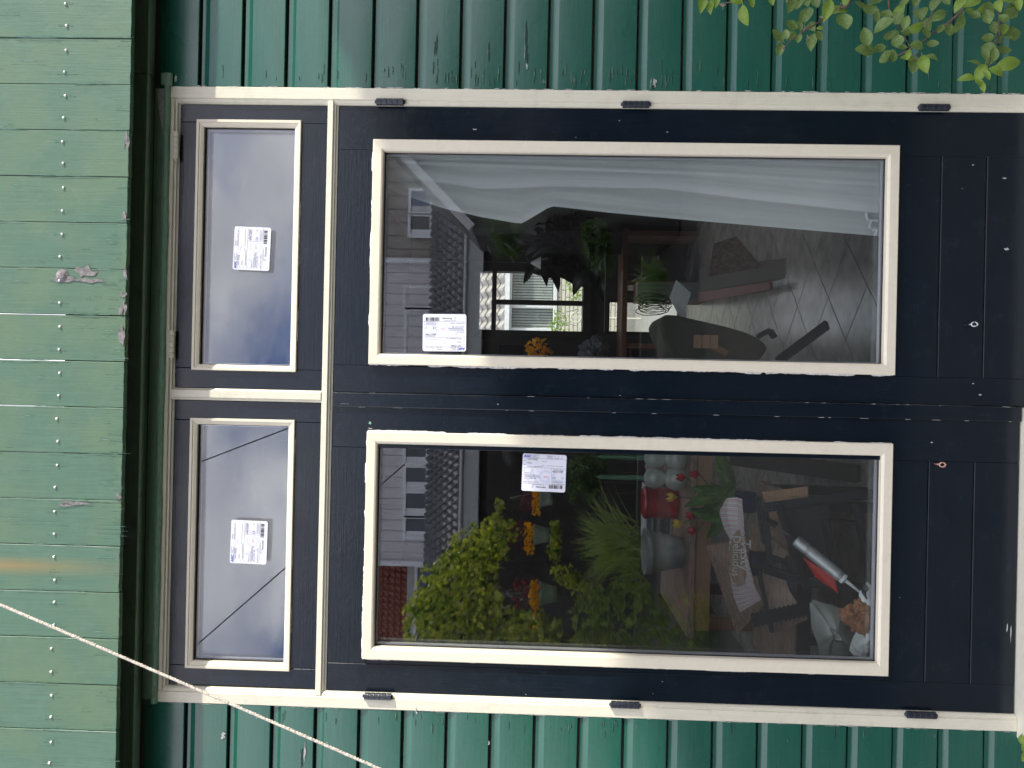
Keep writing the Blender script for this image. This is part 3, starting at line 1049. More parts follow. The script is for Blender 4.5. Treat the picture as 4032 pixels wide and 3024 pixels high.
# ================================================================== doors
def hinge(parent, xc, z0, z1, dxc):
    h_ = MB()
    n = 5
    yc = -0.003
    for i in range(n):
        a = z0 + (z1 - z0) * i / n
        b_ = z0 + (z1 - z0) * (i + 1) / n - 0.0013
        h_.lathe([(0.0001, a), (0.0097, a), (0.0103, a + .0008), (0.0103, b_ - .0008), (0.0097, b_), (0.0001, b_)], (xc, yc, 0), (0, 0, 1), 14)
    h_.lathe([(0.0001, z0 - .005), (0.004, z0 - .0045), (0.005, z0 - 0.002), (0.004, z0)], (xc, yc, 0), (0, 0, 1), 10)
    h_.lathe([(0.004, z1 - .002), (0.006, z1), (0.004, z1 + .004), (0.0001, z1 + .005)], (xc, yc, 0), (0, 0, 1), 10)
    h_.lathe([(0.0090, z0 + .004), (0.0090, z1 - .004)], (xc, yc, 0), (0, 0, 1), 10)
    return h_.build('hinge', M['hinge'], parent)


def door(name, label, x0, x1, bo, bi, hs, ls, grooves, st_args, hinges, hx, hdx, seed, yb_caulk):
    bx0, bx1, bz0, bz1 = bo
    ix0, ix1, iz0, iz1 = bi
    d = thing(name, label, 'door', ((x0 + x1) / 2, 0.03, 0.095))
    yf = 0.012
    zt, zb = 2.1025, (0.0955 if x1 < 0 else 0.0805)
    g_ = 0.0006
    MB().box(x0, hs, yf, 0.055, zb, zt).build('stile', M['navy_z'], d, bevel=0.0012)
    MB().box(ls, x1, yf, 0.055, zb, zt).build('stile', M['navy_z'], d, bevel=0.0012)
    MB().box(hs + g_, ls - g_, yf + .0002, 0.055, bz1 - .008, zt).build('rail', M['navy_x'], d, bevel=0.0008)
    if bx0 + .006 > hs:
        MB().box(hs + g_, bx0 + .006, yf + .0002, 0.055, bz0 + .007, bz1 - .009).build('rail_filler', M['navy_z'], d, bevel=0.0006)
    if bx1 - .006 < ls:
        MB().box(bx1 - .006, ls - g_, yf + .0002, 0.055, bz0 + .007, bz1 - .009).build('rail_filler', M['navy_z'], d, bevel=0.0006)
    zs = [bz0 + .006] + sorted(grooves, reverse=True) + [zb]
    for i in range(len(zs) - 1):
        a, b_ = zs[i], zs[i + 1]
        c = 0.0032
        pr = [(0.05, a - .0004), (yf + .0045, a - .0004), (yf + .0004, a - c - .0004), (yf + .0004, b_ + .0004 + (c * .5 if i < len(zs) - 2 else 0)),
              (yf + .0028, b_ + .0004), (0.05, b_ + .0004)]
        if i == 0:
            pr[1], pr[2] = (yf + .0004, a - .0004), (yf + .0004, a - .001)
        MB().prism(pr, 'x', hs + g_, ls - g_).build('panel_board', M['navy_x'], d)
    bead_frame(bx0, bx1, bz0, bz1, ix0, ix1, iz0, iz1, d, M['bead'], yf=-0.002, yb=yf)
    glazing(ix0, ix1, iz0, iz1, d)
    caulk_line([(bx0, bz1, bx0, bz0, -1, 0, 1.0), (bx0, bz1, bx1, bz1, 0, 1, .95), (bx1, bz1, bx1, bz0, 1, 0, yb_caulk), (bx0, bz0, bx1, bz0, 0, -1, .35)], d, yf, seed)
    sticker(d, *st_args)
    for (z0, z1) in hinges:
        hinge(d, hx, z0, z1, hdx)
    return d


def zat(u, v):
    return at(u, v, 0).z


rd = door('door', 'navy glazed door with steel eye below and sheer curtain behind its glass', -0.0335, 0.8185,
          (0.0508, 0.717, 0.460, 1.9965), (0.0826, 0.6826, 0.4925, 1.9640), 0.047, 0.690, (0.335, 0.2052),
          (at(1750, 1310, .0237).x, at(1750, 1310, .0237).z, R(90), '0624 x 1499', '2/3', 0.0237, R(0.7)),
          [(zat(1590, 405), zat(1482, 405)), (zat(2556, 410), zat(2450, 410)), (zat(3734, 418), zat(3618, 418))], 0.8262, -0.022, 21, 0.3)
ld = door('door', 'navy glazed door with rusty copper eye, leafy creeper mirrored in its glass', -0.9225, -0.0760,
          (-0.8221, -0.1485, 0.461, 1.9965), (-0.7865, -0.1841, 0.4925, 1.9640), -0.840, -0.197, (0.3537, 0.2235),
          (at(2142, 1862, .0237).x, at(2142, 1862, .0237).z, R(-90), '0624 x 1499', '1/3', 0.0237, R(-1.2)),
          [(zat(1542, 2738), zat(1434, 2738)), (zat(2517, 2756), zat(2404, 2756)), (zat(3682, 2808), zat(3566, 2808))], -0.9295, 0.022, 33, 0.9)
# the cover strip on the meeting edges belongs to the left door
pr = [(-0.0765, 0.014), (-0.0765, 0.0045), (-0.0745, 0.003), (-0.0365, 0.003), (-0.0345, 0.0045), (-0.0345, 0.0112), (-0.070, 0.0112)]
MB().prism(pr, 'z', 0.0965, 2.1015).build('cover_strip', M['navy_z'], ld)
sl = []
for i in range(28):
    z = rnd.uniform(.12, 1.2) if rnd.random() < .75 else rnd.uniform(1.2, 2.05)
    sl.append((rnd.choice((-0.0768, -0.0768, -0.0345)), z, 0.0040, rnd.uniform(.006, .035), .0014, 'z'))
slivers(sl, 'chipped_edge', M['chip'], ld, 0.0008)


def eye(parent, u, v, m):
    p = at(u, v, 0.0)
    mb = MB()
    ring = [(p.x + 0.0062 * math.cos(a), -0.012 + 0.002 * math.sin(a), p.z - 0.003 + 0.0075 * math.sin(a)) for a in [2 * PI * i / 16 for i in range(17)]]
    mb.tube(ring, 0.0023, 8)
    mb.tube([(p.x, 0.014, p.z + .006), (p.x, -0.011, p.z + .004)], 0.0024, 8)
    return mb.build('screw_eye', m, parent, smooth=True)


eye(rd, 3824, 1278, M['steel'])
eye(ld, 3698, 1828, M['copper'])

# small chips and specks on the navy paint
for par, pts in ((rd, ((1868, 504, .013, .004), (1727, 408, .022, .0018), (2640, 421, .02, .002), (2268, 536, .003, .003), (3965, 697, .012, .005), (3840, 645, .007, .003),
                       (3973, 978, .016, .008), (3797, 738, .003, .003), (3868, 1555, .010, .004), (2440, 470, .004, .002), (2630, 515, .006, .003), (3840, 1510, .006, .004),
                       (2443, 1557, .004, .003))),
                 (ld, ((1453, 1666, .008, .008), (1455, 1688, .014, .004), (1780, 1610, .01, .002), (1960, 1592, .006, .003), (1355, 1590, .03, .0016), (3677, 1744, .006, .005),
                       (2610, 2690, .006, .002), (3990, 2500, .004, .05), (3975, 2480, .004, .03), (2070, 2740, .004, .003), (2573, 2738, .003, .003), (3550, 2357, .003, .003)))):
    it = []
    for (u, v, a, b_) in pts:
        p = at(u, v, 0.0)
        it.append((p.x, p.z, 0.0118 if abs(p.x + .055) > .02 else .0026, a, b_, 'z'))
    slivers(it, 'paint_chip', M['chip'], par, 0.0006)
p = at(1453, 1666, 0)
slivers([(p.x, p.z, .0112, .009, .010, 'z')], 'green_paint_fleck', plain('mint_fleck', (.25, .55, .42), .5), ld, .0006)

# ================================================================== rope
a, b = at(0, 2380, -1.72), at(1488, 3024, -1.72)
d = (b - a)
pts = []
for i in range(61):
    t_ = -1.5 + 4.0 * i / 60
    q = a + d * t_
    q.z += 0.004 * ((t_ - .5) ** 2 - .25)
    pts.append(q)
rope = MB()
for s in range(3):
    hel = []
    n = 1000
    for i in range(n + 1):
        t_ = i / n * 60
        k = min(int(t_), 59)
        q = pts[k].lerp(pts[k + 1], t_ - k)
        ang = i * 0.95 + s * 2 * PI / 3
        dn = (pts[k + 1] - pts[k]).normalized()
        e1 = dn.cross(Vector((0, 1, 0))).normalized()
        e2 = dn.cross(e1)
        hel.append(q + (e1 * math.cos(ang) + e2 * math.sin(ang)) * 0.00040)
    rope.tube(hel, 0.00080, 5)
ro = rope.build('rope', M['rope'], None, smooth=True)
tag(ro, 'cream braided rope slung slantwise in front of the green wall and the door frame', 'rope')
fz = MB()
for i in range(90):
    q = random.choice(pts[10:50]) + d.normalized() * random.uniform(-.008, .008)
    dv = Vector((random.uniform(-1, 1), random.uniform(-1, 0.4), random.uniform(-1, 1))).normalized()
    fz.tube([q + dv * .001, q + dv * random.uniform(.0018, .0032)], 0.00012, 3)
fo = fz.build('loose_fibre', M['rope'], ro)
fo.location = (0, 0, 0)
fo['kind'] = 'stuff'
# ================================================================== shrub in front of the wall
shrub = thing('shrub', 'broad leaved shrub, its green twigs hanging in front of the green boards', 'shrub', (1.5, -0.5, 0.0))
LEAVES = [(145, 25, 100, 100), (60, 235, 90, 220), (78, 240, 55, 260), (60, 280, 60, 170), (78, 318, 70, 95), (118, 222, 55, 260), (155, 225, 75, 0),
          (150, 165, 75, 200), (200, 170, 60, 250), (257, 88, 105, 285), (220, 120, 60, 110), (290, 160, 70, 250), (288, 270, 95, 100), (197, 250, 55, 100),
          (340, 185, 45, 0), (335, 230, 60, 60), (385, 60, 120, 100), (445, 85, 110, 350), (470, 130, 80, 110), (503, 145, 95, 85), (600, 45, 95, 195),
          (660, 70, 90, 20), (710, 105, 60, 80), (770, 85, 70, 200), (755, 155, 115, 155), (840, 85, 100, 280), (835, 135, 90, 90), (633, 240, 100, 250),
          (620, 330, 105, 185), (652, 330, 60, 90), (722, 310, 70, 170), (785, 245, 105, 125), (835, 275, 85, 100), (860, 300, 75, 15), (893, 210, 60, 10),
          (800, 340, 60, 200), (748, 390, 95, 95), (815, 370, 60, 100), (885, 150, 70, 280), (955, 170, 100, 160), (1010, 65, 115, 280), (1090, 25, 95, 300),
          (1100, 105, 95, 150), (1030, 165, 80, 80), (1015, 230, 75, 95), (965, 300, 80, 10), (1062, 290, 65, 10), (895, 382, 80, 180), (940, 425, 95, 100),
          (1008, 420, 105, 80), (1058, 380, 70, 20), (915, 350, 55, 100), (1235, 145, 115, 110), (1115, 190, 60, 120), (1170, 200, 80, 100), (1150, 20, 60, 70),
          (1305, 85, 65, 40), (1340, 100, 60, 30), (1250, 30, 90, 130), (1330, 15, 90, 160), (1420, 65, 95, 100), (1440, 100, 80, 60), (1485, 50, 80, 90),
          (1570, 95, 105, 340), (1560, 25, 80, 20), (1620, 30, 70, 80), (1470, 175, 75, 260), (1530, 180, 80, 280), (1597, 210, 110, 345), (1430, 237, 65, 180),
          (1480, 265, 65, 150), (1435, 295, 70, 190), (1555, 260, 50, 30), (1530, 325, 80, 0), (1402, 350, 70, 250), (1465, 350, 80, 270), (1345, 415, 90, 220),
          (1430, 400, 50, 100), (1545, 425, 130, 350), (1480, 465, 90, 20), (1385, 470, 100, 110), (1290, 507, 85, 185), (1365, 545, 75, 240), (1385, 575, 60, 90),
          (1415, 490, 60, 60), (-434, 55, 105, 105), (-372, 50, 90, 100), (-335, 8, 70, 95), (-147, 95, 112, 75), (-205, 5, 75, 20), (-105, 10, 60, 60),
          (20, 12, 60, 80), (1648, 4793, 60, 90), (1660, 4898, 70, 100), (1664, 4850, 60, 60), (200, 15, 70, 110), (255, -10, 80, 80), (320, -5, 80, 60),
          (520, -10, 90, 110), (690, 10, 85, 150), (950, 5, 80, 95), (1380, 55, 85, 140), (1520, 120, 60, 200), (1590, 60, 80, 10), (880, 20, 70, 120)]


def leaf_mesh(name, m, wid=0.56, curl=0.12):
    n = 8
    vs, fs = [], []
    for i in range(n + 1):
        t_ = i / n
        hw = wid / 2 * (math.sin(PI * t_ ** 0.92) ** 0.8 if 0 < t_ < 1 else 0.012)
        z = curl * math.sin(PI * t_) - curl * 0.9 * t_ * t_
        vs += [(t_, -hw, z + hw * 0.30), (t_, -hw * .5, z + hw * 0.07), (t_, 0, z - 0.012), (t_, hw * .5, z + hw * 0.07), (t_, hw, z + hw * 0.30)]
    for i in range(n):
        for k in range(4):
            fs.append((5 * i + k, 5 * i + k + 1, 5 * i + 6 + k, 5 * i + 5 + k))
    # petiole
    b0 = len(vs)
    vs += [(-0.16, -0.012, 0.0), (-0.16, 0.012, 0.0), (0.03, 0.014, -0.012), (0.03, -0.014, -0.012)]
    fs.append((b0, b0 + 1, b0 + 2, b0 + 3))
    me = bpy.data.meshes.new(name)
    me.from_pydata(vs, [], fs)
    me.materials.append(m)
    for p in me.polygons:
        p.use_smooth = True
    me.update()
    return me


LM = [leaf_mesh('leaf', M['leaf'], 0.64, 0.10), leaf_mesh('leaf', M['leaf'], 0.70, -0.08), leaf_mesh('leaf', M['leaf_b'], 0.56, 0.14)]
rl_ = random.Random(5)


def place_leaf(p, dirv, ln, tilt, me, parent):
    nrm = Vector((rl_.gauss(0, tilt), -1, rl_.gauss(0.25, tilt))).normalized()
    x = (dirv + Vector((0, rl_.gauss(0, .3), 0))).normalized()
    z = (nrm - x * nrm.dot(x)).normalized()
    y = z.cross(x)
    mt = Matrix((x, y, z)).transposed().to_4x4()
    o = bpy.data.objects.new('leaf', me)
    COL.objects.link(o)
    o.parent = parent
    o.matrix_local = Matrix.Translation(Vector(p) - parent.location) @ mt @ Matrix.Diagonal((ln, ln * rl_.uniform(.9, 1.1), ln, 1))
    return o


for (cx_, cy_, ln, ang) in LEAVES:
    y = -rl_.uniform(0.20, 0.34)
    u, v = 3024 + cx_ * .6076, cy_ * .6076
    c = at(u, v, y)
    L_ = pxm(ln * .6076 * 1.2, y)
    a = R(ang)
    dv = Vector((-math.sin(a), 0, -math.cos(a)))
    bright = (cy_ < 60 and cx_ > 1200) or rl_.random() < 0.18 or cx_ < -300 or cy_ > 440
    place_leaf(c - dv * L_ / 2, dv, L_, 0.42, LM[2] if bright else rl_.choice(LM[:2]), shrub)


def twig(pts, r0, r1, y0=-0.26, name='twig'):
    P_ = []
    for i, (x, yv) in enumerate(pts):
        P_.append(at(3024 + x * .6076, yv * .6076, y0 - .02 * math.sin(i * 1.7)))
    n = len(P_)
    Q, rr = [], []
    for i in range(n - 1):
        for k in range(4):
            t_ = k / 4
            Q.append(P_[i].lerp(P_[i + 1], t_) + Vector((rl_.uniform(-1, 1), 0, rl_.uniform(-1, 1))) * 0.0012)
            rr.append(r0 + (r1 - r0) * (i + t_) / (n - 1))
    Q.append(P_[-1])
    rr.append(r1)
    return MB().tube(Q, rr, 6).build(name, M['twig'], shrub, smooth=True)


twig([(560, -30), (520, 30), (440, 80), (370, 115), (310, 155), (230, 205), (160, 245), (100, 320)], .0035, .0014)
twig([(1300, -40), (1270, 60), (1200, 120), (1120, 180), (1040, 240), (930, 310), (850, 355), (765, 400)], .0042, .0016)
twig([(1510, -40), (1500, 60), (1495, 160), (1500, 235), (1450, 330), (1430, 420), (1390, 490), (1345, 515)], .0035, .0014)
twig([(780, -30), (790, 60), (830, 150), (880, 220), (915, 300)], .0026, .0012)
twig([(1130, -30), (1080, 60), (1030, 150), (1010, 230)], .0022, .001)
twig([(970, 350), (960, 370), (930, 400)], .002, .001)
twig([(-120, -30), (-170, 10), (-280, 20)], .0026, .0014)
twig([(1675, 4700), (1672, 4850), (1690, 5000)], .0022, .001)
fb_ = MB()
for (x, yv) in ((110, 210), (240, 180), (255, 245), (350, 110), (470, 40), (455, 60), (320, -5), (-300, 30), (-290, 40), (95, 315), (30, 5), (125, 8)):
    c = at(3024 + x * .6076, yv * .6076, -0.27)
    for k in range(11):
        dv = Vector((rl_.gauss(0, 1), rl_.gauss(-.4, .8), rl_.gauss(0, 1))).normalized()
        fb_.tube([c, c + dv * rl_.uniform(.003, .009)], [0.0005, 0.0010], 4)
f_ = fb_.build('faded_blossom', M['bloom'], shrub)
f_['kind'] = 'stuff'
# the body of the shrub, rooted beside the wall
MB().tube([(1.62, -.55, 0), (1.6, -.52, .5), (1.55, -.45, 1.0), (1.5, -.42, 1.5)], [.03, .025, .02, .012], 8).build('stem', M['twig'], shrub)


def leaf_cloud(name, pts_fn, n, size, m, parent, aspect=0.55, up=0.3, seed=1, bend=0.15, facing=None):
    """many separate small folded leaves as one mesh"""
    rr = random.Random(seed)
    vs, fs = [], []
    for _ in range(n):
        c = pts_fn(rr)
        if c is None:
            continue
        s = size * rr.uniform(0.6, 1.35)
        d_ = Vector((rr.gauss(0, 1), rr.gauss(0, .8), rr.gauss(-up, .8))).normalized()
        nn = Vector((rr.gauss(0, .8), rr.gauss(0, .8), rr.gauss(.4, .8)))
        if facing is not None:
            nn = nn * .6 + facing
        sd_ = d_.cross(nn).normalized()
        nn = sd_.cross(d_).normalized()
        b0 = len(vs)
        w_ = s * aspect / 2
        vs += [c, c + d_ * s * .45 + sd_ * w_ + nn * s * bend, c + d_ * s * .5 - nn * s * .02, c + d_ * s * .45 - sd_ * w_ + nn * s * bend, c + d_ * s]
        fs += [(b0, b0 + 1, b0 + 2), (b0, b0 + 2, b0 + 3), (b0 + 1, b0 + 4, b0 + 2), (b0 + 2, b0 + 4, b0 + 3)]
    me = bpy.data.meshes.new(name)
    me.from_pydata([tuple(v) for v in vs], [], fs)
    me.update()
    o = link(name, me, m, parent)
    o['kind'] = 'stuff'
    return o


def blob(c, r):
    c = Vector(c)

    def f(rr):
        while True:
            p_ = Vector((rr.uniform(-1, 1), rr.uniform(-1, 1), rr.uniform(-1, 1)))
            if 0.35 < p_.length < 1:
                break
        if noise.noise(p_ * 2.3 + c) < -0.18:
            return None
        return c + Vector((p_.x * r[0], p_.y * r[1], p_.z * r[2]))
    return f


leaf_cloud('foliage', blob((1.62, -0.62, 0.95), (0.36, 0.34, 0.75)), 1500, 0.05, M['leaf'], shrub, seed=2)

# ================================================================== garden hedge off to the side (it shades the lower wall)
def hedge_pts(rr):
    y = rr.uniform(-3.2, -0.9)
    x = 5.0 + rr.uniform(-.35, .35)
    top = 1.88 + (x - 1.1) * SUN.z / SUN.x
    z = top + .22 - abs(rr.gauss(0, .9)) if rr.random() < .45 else rr.uniform(0.1, top - .3)
    return Vector((x, y, max(.05, z)))


gh = thing('garden_hedge', 'tall leafy green hedge standing off to the side of the garden', 'hedge', (5.0, -2.0, 0))
leaf_cloud('foliage', hedge_pts, 30000, 0.085, M['hedge'], gh, aspect=.8, seed=50)
for k in range(6):
    yk = -1.1 - k * .4
    MB().tube([(5.0, yk, 0), (5.03, yk + .05, 1.2), (4.97, yk - .04, 2.6)], [.04, .03, .015], 7).build('stem', M['twig'], gh)

# ================================================================== what the glass mirrors: the far side of the garden
MB().box(-8, 8, -60, -59.8, -1, 3).build('far_field', M['paving'])['kind'] = 'structure'


def Mi(u, v, Y):
    return mirror(u, v, Y)


# ---- pale sided house with white windows, ~24 m off
HY = 24.0
hp = thing('sided_house', 'pale grey boarded house with white windows, mirrored above the dark pantile roof', 'house',
           (0, 0.06 - HY, 0))
yh = 0.06 - HY
xl = mirror(1560, 2215, HY).x
xm = mirror(1560, 1028, HY).x
xr = mirror(1560, 560, HY).x + 6
ztop = 7.6
zrb = mirror(1700, 1500, HY).z


def vboards(x0, x1, z0, z1, y, m, parent, pitch, name='siding_board'):
    n = max(1, int(round((x1 - x0) / pitch)))
    pw = (x1 - x0) / n
    bd = None
    for i in range(n):
        a = x0 + i * pw
        if bd is None:
            mb = MB().prism([(0, 0), (pw * .90, 0), (pw * .93, -.03), (pw, -.03), (pw, -.12), (0, -.12)], 'z', z0, z1)
            bd = mb.build(name, m, None)
            bd.parent = parent
            o = bd
        else:
            o = bd.copy()
            COL.objects.link(o)
            o.parent = parent
        o.location = Vector((a, y, 0)) - parent.location


vboards(xl, xm, 0, ztop, yh, M['siding'], hp, 0.37)
vboards(xm, xr, 0, ztop - .05, yh - .12, M['siding_b'], hp, 0.45)
MB().box(xl - .3, xr + .3, yh - 6, yh + .35, ztop + .004, ztop + .2).build('roof_slab', M['whitetrim'], hp)
MB().box(xl, xr, yh - 5.5, yh - .25, 0, ztop).build('house_body', M['siding_b'], hp)


def hwin(u0, u1, v0, v1, Y, pane, parent, zoff=0.02, fw=0.1):
    p0, p1 = mirror(u0, v1, Y), mirror(u1, v0, Y)
    x0, x1 = min(p0.x, p1.x), max(p0.x, p1.x)
    z0, z1 = min(p0.z, p1.z), max(p0.z, p1.z)
    y = p0.y + zoff
    f = MB()
    f.box(x0 - fw, x0, y - .02, y + .08, z0 - fw, z1 + fw)
    f.box(x1, x1 + fw, y - .02, y + .08, z0 - fw, z1 + fw)
    f.box(x0, x1, y - .02, y + .08, z0 - fw, z0)
    f.box(x0, x1, y - .02, y + .08, z1, z1 + fw)
    fo_ = f.build('window', M['whitetrim'], parent, bevel=0.008)
    MB().box(x0, x1, y - .02, y + .02, z0, z1).build('pane', pane, fo_).location = (0, 0, 0)
    cw = (x1 - x0) * .3
    MB().box(x0, x0 + cw, y + .0205, y + .024, z0, z1).build('curtain', M['whitetrim'] if pane is M['darkpane'] else M['siding'], fo_).location = (0, 0, 0)


for (c0, c1) in ((20, 148), (192, 340), (382, 538), (568, 700)):
    hwin(1460 + 262 * .5305, 1460 + 412 * .5305, 1740 + c0 * .5305, 1740 + c1 * .5305, HY, M['darkpane'], hp)
for (c0, c1, a0, a1, pn) in ((330, 492, 240, 392, 'bluepane'), (528, 672, 235, 388, 'darkpane')):
    hwin(1500 + a0 * .5, 1500 + a1 * .5, 590 + c0 * .5, 590 + c1 * .5, HY, M[pn], hp)
for (c0, c1, a0, a1) in ((1092, 1235, 195, 385), (1265, 1600, 200, 385)):
    hwin(1500 + a0 * .5, 1500 + a1 * .5, 590 + c0 * .5, 590 + c1 * .5, HY, M['bluepane'], hp, zoff=-.06)
for (u, v) in ((1600, 2216), (1600, 1028)):
    p = mirror(u, v, HY)
    MB().tube([(p.x, p.y + .10, 0.1), (p.x, p.y + .10, ztop - .02)], 0.10, 10).build('downpipe', M['whitetrim'], hp)

# ---- lean-to roof with dark pantiles, with its white edge board
RY0, RY1 = 19.0, 23.6
zr0 = mirror(1834, 1500, RY0).z
zr1 = mirror(1696, 1500, RY1).z
rx0, rx1 = mirror(1760, 2380, RY0).x, mirror(1760, 300, RY0).x
lean = thing('lean_to', 'lean-to with dark wavy pantile roof and pale edge board, mirrored in the glass', 'shed', (0, 0.06 - RY0, 0))
slope = Vector((0, -(RY1 - RY0), zr1 - zr0))
sl_len = slope.length
su = slope.normalized()
sn = Vector((0, -su.z, su.y))
if sn.z < 0:
    sn = -sn
ncol = 8
pw = 0.205
courses = 11
clen = sl_len / courses
Ncols = int((rx1 - rx0) / pw)


def tile_roof(name, ox, oy, oz, su, sn, ncols, courses, clen, pw, m, parent, amp=0.045, step=0.045, shift=0.35):
    vs, fs = [], []
    seg = 6
    for c in range(courses):
        base = len(vs)
        row = ncols * seg + 1
        for (t0, lift) in ((c * clen - .01, step), (c * clen - .01, 0.0), ((c + 1) * clen, 0.0)):
            li = step if t0 < c * clen and lift else (0 if lift == 0 and t0 < c * clen else 0.0)
            for i in range(row):
                ph = (i / seg + shift * 0) % 1.0
                prof = amp * math.sin(2 * PI * ph) * (1.2 if ph < .5 else .8)
                x = ox + i / seg * pw
                q = Vector((x, oy, oz)) + su * t0 + sn * (prof + (step if lift else (-.01 if t0 < c * clen else 0.0)))
                vs.append(tuple(q))
        # rows: 0 = raised front edge, 1 = foot of the front edge, 2 = top end
        r0, r1, r2 = base, base + row, base + 2 * row
        for i in range(row - 1):
            fs.append((r1 + i, r1 + i + 1, r0 + i + 1, r0 + i))
            fs.append((r0 + i, r0 + i + 1, r2 + i + 1, r2 + i))
    me = bpy.data.meshes.new(name)
    me.from_pydata(vs, [], fs)
    me.update()
    o = link(name, me, m, parent, smooth=False)
    o['kind'] = 'stuff'
    return o


tile_roof('roof_tiles', rx0, 0.06 - RY0, zr0 + .05, su, sn, Ncols, 7, sl_len / 7, .235, M['rooftile'], lean, 0.085, 0.085)
MB().box(rx0 - .1, rx1 + .1, 0.06 - RY0 - .1, 0.06 - RY0 + .06, mirror(1893, 1500, RY0).z, zr0 + .04).build('edge_board', M['greytrim'], lean)
MB().box(rx0, rx1, 0.06 - RY0 - 3.5, 0.06 - RY0 - .4, 0, mirror(1893, 1500, RY0).z).build('lean_to_body', M['darkwood'], lean)  # dark colour carries the shade on the wall below the roof edge
MB().tube([(rx0, 0.06 - RY0 + .10, zr0 + .06), (rx1, 0.06 - RY0 + .10, zr0 + .06)], 0.05, 8).build('gutter', M['greytrim'], lean)

# ---- red tiled house beyond the downpipe
RH = 25.5
p0, p1 = mirror(1460, 2640, RH), mirror(1606, 2222, RH)
rh = thing('red_tiled_house', 'house with red brown tiled roof, mirrored beyond the white downpipe', 'house', (p0.x, p0.y, 0))
su2 = Vector((0, -.45, .89)).normalized()
sn2 = Vector((0, .89, .45)).normalized()
tile_roof('roof_tiles', p0.x - 4, p0.y, p1.z, su2, sn2, int((p1.x - p0.x + 4.2) / .24), 14, .28, .24, M['redtile'], rh, 0.05, 0.05)
MB().box(p0.x - 4, p1.x + .1, p0.y - 4, p0.y - .1, 0, p1.z - .0).build('house_body', M['siding'], rh)
MB().box(p0.x - 4, p1.x + .1, p0.y - .1, p0.y + .12, p1.z - .38, p1.z).build('edge_board', M['greytrim'], rh)
hwin(1640, 1720, 2235, 2500, RH, M['bluepane'], rh, zoff=.05)

# ---- verge of a neighbour's shed, slanting across the mirrored view
VY = 6.0
va, vb = mirror(1545, 590, VY), mirror(1845, 905, VY)
vs_ = thing('garden_shed', 'neighbouring shed roof edge with grey verge board slanting across the mirrored view', 'shed', (vb.x, vb.y, 0))
dv = (vb - va).normalized()
va2 = va - dv * 1.6
nrm = Vector((-dv.z, 0, dv.x))
if nrm.z < 0:
    nrm = -nrm
mb = MB()
w0 = 0.09
q = [va2, vb, vb - nrm * w0, va2 - nrm * w0]
mb.add([Vector(p_) for p_ in q] + [Vector(p_) - Vector((0, .03, 0)) for p_ in q], [(0, 1, 2, 3), (7, 6, 5, 4), (0, 4, 5, 1), (1, 5, 6, 2), (2, 6, 7, 3), (3, 7, 4, 0)])
mb.build('verge_board', M['siding'], vs_)
mb = MB()
q = [va2 - nrm * w0 * .5, vb - nrm * w0 * .5, Vector((vb.x, vb.y, 0)), Vector((va2.x, va2.y, 0))]
mb.add([Vector(p_) - Vector((0, .032, 0)) for p_ in q] + [Vector(p_) - Vector((0, 1.5, 0)) for p_ in q], [(0, 1, 2, 3), (7, 6, 5, 4), (0, 4, 5, 1), (1, 5, 6, 2), (2, 6, 7, 3), (3, 7, 4, 0)])
mb.build('shed_wall', M['darkwood'], vs_)

# ---- dark fence added behind the plants to keep the low reflection dark
GFY = 9.0
df = thing('added_backdrop_fence', 'added dark backdrop fence behind the creeper and flower pots, mirrored in the glass', 'fence', (0, 0.06 - GFY, 0))
zf = mirror(1925, 1500, GFY).z
first = None
for i in range(62):
    x = -5.2 + i * .152
    if first is None:
        first = MB().box(0, .146, -.02, 0.0, 0, zf).build('fence_board', M['darkwood'], None)
        o = first
        o.parent = df
    else:
        o = first.copy()
        COL.objects.link(o)
        o.parent = df
    o.location = Vector((x, 0.06 - GFY, 0)) - df.location

# ---- creeper
C1 = lambda x, y: (1460 + x * .5305, 1740 + y * .5305)
POLY = [(230, 1250), (340, 1100), (350, 1000), (470, 900), (560, 800), (620, 710), (700, 640), (870, 580), (900, 520), (930, 420), (960, 430), (985, 560), (1080, 620),
        (1090, 700), (1000, 770), (1010, 860), (940, 900), (900, 1050), (1000, 1250), (1180, 1260), (1400, 1330), (1400, 1640), (260, 1640), (230, 1400)]


def inside(poly, x, y):
    c = False
    j = len(poly) - 1
    for i in range(len(poly)):
        xi, yi = poly[i]
        xj, yj = poly[j]
        if (yi > y) != (yj > y) and x < (xj - xi) * (y - yi) / (yj - yi) + xi:
            c = not c
        j = i
    return c


def poly_fn(poly, Y, dy, thr=-0.25, fr=0.012, conv=C1, seed=0.0, jit=14):
    xs = [p_[0] for p_ in poly]
    ys = [p_[1] for p_ in poly]

    def f(rr):
        x, y = rr.uniform(min(xs), max(xs)), rr.uniform(min(ys), max(ys))
        if not inside(poly, x + rr.gauss(0, jit), y + rr.gauss(0, jit)):
            return None
        k_ = noise.noise(Vector((x * fr, y * fr, seed)))
        if k_ < thr:
            return None
        u, v = conv(x, y)
        return mirror(u, v, Y - dy * (k_ + .3) + rr.uniform(-.12, .12))
    return f


